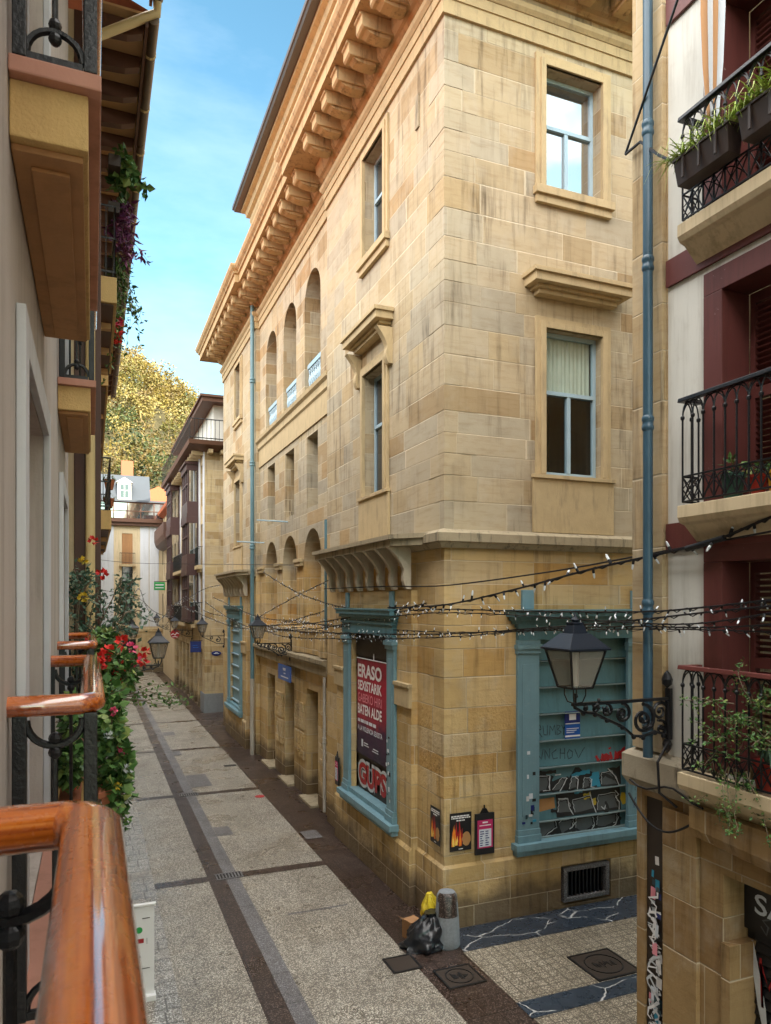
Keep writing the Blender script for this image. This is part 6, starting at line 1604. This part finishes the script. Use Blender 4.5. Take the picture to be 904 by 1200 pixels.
geranium('trailing green geranium with small pink and white flowers hanging below the second handrail', (.05,.13,5.5,6.1,4.03,4.15),
  [((.13,5.8,4.55),(.10,.3,.18),330),((.16,5.7,4.33),(.11,.25,.17),330),((.17,5.6,4.12),(.10,.2,.14),170),((.11,6.1,4.75),(.10,.25,.12),180)],
  [((.20,5.6,4.42),.035,'petal_pink'),((.24,5.6,4.28),.035,'petal_white'),((.11,5.5,4.55),.03,'petal_white'),((.14,5.5,4.72),.03,'petal_pink'),((.17,5.45,4.2),.025,'petal_yellow'),((.24,5.55,4.07),.03,'petal_white')])
geranium('leafy plant in a terracotta trough behind the iron bars of the second balcony', (-.20,-.08,5.3,5.75,4.02,4.17),
  [((-.14,5.4,4.42),(.08,.28,.16),300),((-.12,5.5,4.7),(.07,.25,.14),120)], [((-.13,5.3,4.25),.03,'petal_red')])
# twigs reaching over the street
tw = thing('straggling_creeper', 'thin straggling creeper with sparse dark leaves reaching over the paving', 'plant', (.2,7.1,4.6))
ls = [wander(rr, (.2,7.1,4.62), (1,.1*k-.1,-.06+.03*k), 9, .075, .16) for k in range(5)] + [wander(rr, (.16,5.6,4.05), (.2,0,-1), 4, .045, .3) for k in range(4)]
stems(tw, ls, .005); m2 = M()
for l in ls:
    for p in l[2:]: blob_leaves(m2, rr, 4, p, (.03,.03,.03), .05, .028)
obj(m2, 'foliage', MAT['leaf'], tw, fixn=False)
rp_ = thing('red_watering_can', 'small red watering can standing behind the bars of the second left balcony', 'watering can', (-.07,4.55,4.10))
q = M(); q.lathe([(.05,0),(.06,.02),(.058,.12),(.04,.15)], (-.07,4.55,4.10), 12); obj(q, 'body', MAT['pot_red'], rp_, smooth=True)
q = M(); q.tube([(-.07,4.60,4.25),(-.07,4.55,4.31),(-.07,4.50,4.24)], .008, 5); q.tube([(-.07,4.50,4.13),(-.07,4.42,4.22)], .010, 5); obj(q, 'handle', MAT['iron'], rp_)
# trailing plants of the upper balcony, against the sky
def trailing(label, c, n, length, mat, extra=None, l=.09, w_=.045, spread=(.10,.5)):
    t = thing('trailing_plant', label, 'plant', c, 'trailing plants on the upper left balcony')
    q = M(); q.box(c[0]-.09,c[0]+.07,c[1]-spread[1],c[1]+spread[1],c[2]-.16,c[2]); obj(q, 'trough', MAT['planter'], t, bev=.006)
    ls = []; m2 = M()
    for i in range(n):
        p = (c[0]+.04+spread[0]*rr.random(), c[1]+rr.uniform(-1,1)*spread[1], c[2]+.02)
        k = rr.randint(4,9); a = wander(rr, p, (.4*rr.random(),rr.gauss(0,.3),.6*rr.random()), 2, .05) ; b_ = wander(rr, a[-1], (.02,rr.gauss(0,.2),-1), k, length/8, .16); ls.append(a+b_[1:])
        for p in ls[-1]: blob_leaves(m2, rr, 4, p, (.05,.06,.05), l, w_, .5)
    stems(t, ls, .005); obj(m2, 'foliage', MAT[mat], t, fixn=False)
    for cc, r, mt in (extra or []): flower(t, cc, r, mt, rr, 22)
    return t
trailing('lime green trailing plant nearest the pale yellow gutter pipe', (.30,11.0,11.75), 9, .45, 'leaf', l=.13, w_=.10, spread=(.06,.25))
trailing('purple trailing plant hanging dark against the sky below the eaves', (.30,11.5,11.30), 15, .75, 'leaf_purple', l=.12, w_=.045, spread=(.14,.35))
trailing('green trailing plant with coral flowers lowest on the upper balcony', (.26,12.9,10.9), 24, 1.6, 'leaf', [((.42,12.6,9.98),.09,'petal_red'),((.38,12.5,10.06),.08,'petal_pink'),((.40,12.9,9.9),.07,'petal_red')], spread=(.14,.8))
for i,(yy,lab) in enumerate(((22.3,'upper terracotta pot hooked on the far ochre balcony'),(23.0,'lower terracotta pot hooked beside it on the far ochre balcony'))):
    z = 8.75-.45*i
    t = thing('hanging_pot', lab, 'flower pot', (.46,yy,z), 'pots hooked on the far balcony')
    q = M(); q.lathe([(.10,0),(.15,.25),(.16,.25),(.16,.29),(.13,.29)], (.46,yy,z), 12); obj(q, 'pot', MAT['terracotta'], t, smooth=True)
    m2 = M(); blob_leaves(m2, rr, 60, (.46,yy,z+.33), (.17,.17,.10), .08, .05); obj(m2, 'foliage', MAT['leaf'], t, fixn=False)
q = M()
for i in range(6):
    for j in range(6):
        f = lambda a,b_: (.40+.03*sin(a*1.9), 21.9+a*.07+.03*sin(b_), 8.05-b_*.12+.02*sin(a*2))
        q.poly([f(i,j),f(i+1,j),f(i+1,j+1),f(i,j+1)])
tag(obj(q, 'hanging_cloth', MAT['cloth_blue'], None, loc=(.4,21.9,7.5)), 'blue cloth hung over the railing of the far ochre balcony', 'cloth')

# ------------------------------------------------------------------ plants on the right balconies
def planter(label, y0, y1, z):
    X = XM-.30
    t = thing('balcony_planter', label, 'planter', (X-.08,(y0+y1)/2,z), 'brown planters on the upper right balcony')
    q = M(); q.hexa([(X-.14,y0+.02,z),(X,y0+.02,z),(X,y1-.02,z),(X-.14,y1-.02,z),(X-.17,y0,z+.22),(X+.01,y0,z+.22),(X+.01,y1,z+.22),(X-.17,y1,z+.22)]); q.box(X-.18,X+.015,y0-.01,y1+.01,z+.221,z+.245)
    bx = obj(q, 'trough', MAT['planter'], t, bev=.006)
    for i in range(3): q = M(); a = y0+(y1-y0)*(.2+.3*i); q.box(X-.185,X-.168,a-.012,a+.012,z+.03,z+.22); obj(q, 'trough_rib', MAT['planter'], bx)
    m2 = M()
    for i in range(230):
        y = y0+(y1-y0)*rr.random(); x = X-.08+.06*(rr.random()-.5); L_ = .16+.20*rr.random(); a = rr.random()*2*pi
        dx, dy = cos(a)*.8-.25, sin(a); pts = []
        for k in range(6): u = k/5; pts.append(Vector((x+dx*L_*u, y+dy*L_*u, z+.24+L_*(.95*u-1.05*u*u*(.7+.6*rr.random())))))
        wv = Vector((-sin(a),cos(a),0))*.010
        for k in range(5): w0, w1 = wv*(1-.18*k), wv*(1-.18*(k+1)); m2.poly([pts[k]-w0, pts[k]+w0, pts[k+1]+w1, pts[k+1]-w1])
    # one mesh per tuft colour
    obj(m2, 'strap_leaves', MAT['leaf_lime'], t, fixn=False)
planter('brown planter of lime spider plants hung at the left corner of the upper right balcony', 4.60,5.22,9.36)
planter('brown planter of lime spider plants cut by the photo edge on the upper balcony', 3.85,4.50,9.36)
def pot(label, c, r, h, mat, leafy=0):
    t = thing('flower_pot', label, 'flower pot', c, 'coloured pots on the middle right balcony')
    q = M(); q.lathe([(r*.75,0),(r,h*.85),(r*1.1,h*.86),(r*1.1,h),(r*.92,h),(r*.9,h*.93)], c, 16); obj(q, 'pot', MAT[mat], t, smooth=True)
    m2 = M(); blob_leaves(m2, rr, leafy, (c[0],c[1],c[2]+h+r*.6), (r*.9,r*.9,r*.8), .07, .035); obj(m2, 'foliage', MAT['leaf'], t, fixn=False)
pot('large green pot behind the lattice of the middle right balcony', (5.36,4.86,6.44), .10,.22,'pot_green',40)
pot('red pot between the green and yellow pots on the middle right balcony', (5.37,4.60,6.44), .075,.17,'pot_red',50)
pot('yellow pot at the right edge of the middle right balcony', (5.37,4.42,6.44), .07,.18,'pot_yellow',30)
sh_ = thing('balcony_shrub', 'twiggy small leaved shrub and long aloe leaves spilling over the lowest right balcony', 'plant', (5.33,4.6,3.9))
q = M(); q.lathe([(.09,0),(.12,.2),(.13,.2),(.13,.24),(.1,.24)], (5.36,4.5,3.9), 14); obj(q, 'pot', MAT['pot_red'], sh_, smooth=True)
ls = []
for i in range(30):
    p0 = (5.30-.14*rr.random(), 4.15+.75*rr.random(), 4.15+.5*rr.random()); ls.append(wander(rr, p0, (-.25+rr.gauss(0,.3), rr.gauss(.2,.6), rr.gauss(.35,.6)), 7, .055, .35))
for i in range(9): ls.append(wander(rr, (5.20,4.5+.5*rr.random(),4.05), (-.1,rr.gauss(0,.2),-1), 9, .065, .25))
stems(sh_, ls, .0045); m2 = M()
for l in ls:
    for p in l[1:]: blob_leaves(m2, rr, 6, p, (.03,.035,.03), .036, .022)
obj(m2, 'foliage', MAT['leaf'], sh_, fixn=False)
m2 = M()
for i in range(9):
    a = rr.uniform(1.2,4.2); L_ = .45+.3*rr.random(); pts = [Vector((5.26+cos(a)*L_*u*.35, 4.42+sin(a+1.2)*L_*u*.9, 4.15+L_*(.75*u-.75*u*u))) for u in [k/7 for k in range(8)]]
    m2.tube(pts, .016, 5, r1=.003)
obj(m2, 'aloe_leaves', MAT['leaf_blue'], sh_, smooth=True)

# ------------------------------------------------------------------ wooded hill behind the town
def hz(x, y):
    t = max(0, min(1, (y-105)/170))
    top = 84 - max(0, (x-14))*.78 - max(0, -x-40)*.2
    return -1 + (top+1)*(t*t*(3-2*t))**.8 + 2*mnoise.noise(Vector((x*.02,y*.02,3)))*t
q = M(); NX, NY = 40, 30
V = [(-260+i*14, 100+j*8, hz(-260+i*14, 100+j*8)) for j in range(NY+1) for i in range(NX+1)]
F_ = [(j*(NX+1)+i, j*(NX+1)+i+1, (j+1)*(NX+1)+i+1, (j+1)*(NX+1)+i) for j in range(NY) for i in range(NX)]
q.add(V, F_); struct('hill', q, 'hill', smooth=True)
rh = random.Random(4)
q = M()
for it in range(1150):
    x = rh.uniform(-60,120); y = rh.uniform(118,272)
    if not (-25 < x < 75) and rh.random() < .75: continue
    z = hz(x,y); r = rh.uniform(2.6,4.6); hgt = rh.uniform(.9,1.35)*r
    f = (z-25)/45+rh.gauss(0,.30)
    q.m = rh.choice([0,0,1,1,2]) if f > .75 else (rh.choice([0,1,2,3]) if f > .4 else rh.choice([2,3,4,4,5]))
    n = 230
    lob = [(rh.gauss(0,.5)*r, rh.gauss(0,.5)*r, rh.gauss(0,.35)*r, r*rh.uniform(.45,.7)) for _ in range(5)]
    for i in range(n):
        lx,ly,lz,lr = rh.choice(lob); v = Vector((rh.gauss(0,1),rh.gauss(0,1)-.4,rh.gauss(.35,1))).normalized()
        p = Vector((x+lx, y+ly, z+hgt*.9+lz*1.0)) + v*lr*rh.uniform(.5,1.05)
        leaf(q, p, v*.5+Vector((rh.gauss(0,1),rh.gauss(0,1),rh.gauss(0,.8))), rh.uniform(.5,1.0), rh.uniform(.35,.6), rh)
    if rh.random() < .3:          # bare twigs on the skyline
        for k in range(5): q.m = 2; p = Vector((x+rh.gauss(0,r*.4),y,z+hgt+r*.5)); leaf(q, p, Vector((rh.gauss(0,.5),0,1)), rh.uniform(1.5,2.6), .09, rh)
tag(obj(q, 'woodland', [MAT['wood_gold'],MAT['wood_gold2'],MAT['wood_brown'],MAT['wood_olive'],MAT['wood_green'],MAT['wood_dark']], None, fixn=False), 'golden and green autumn woodland covering the hill behind the street', 'woodland', kind='stuff')
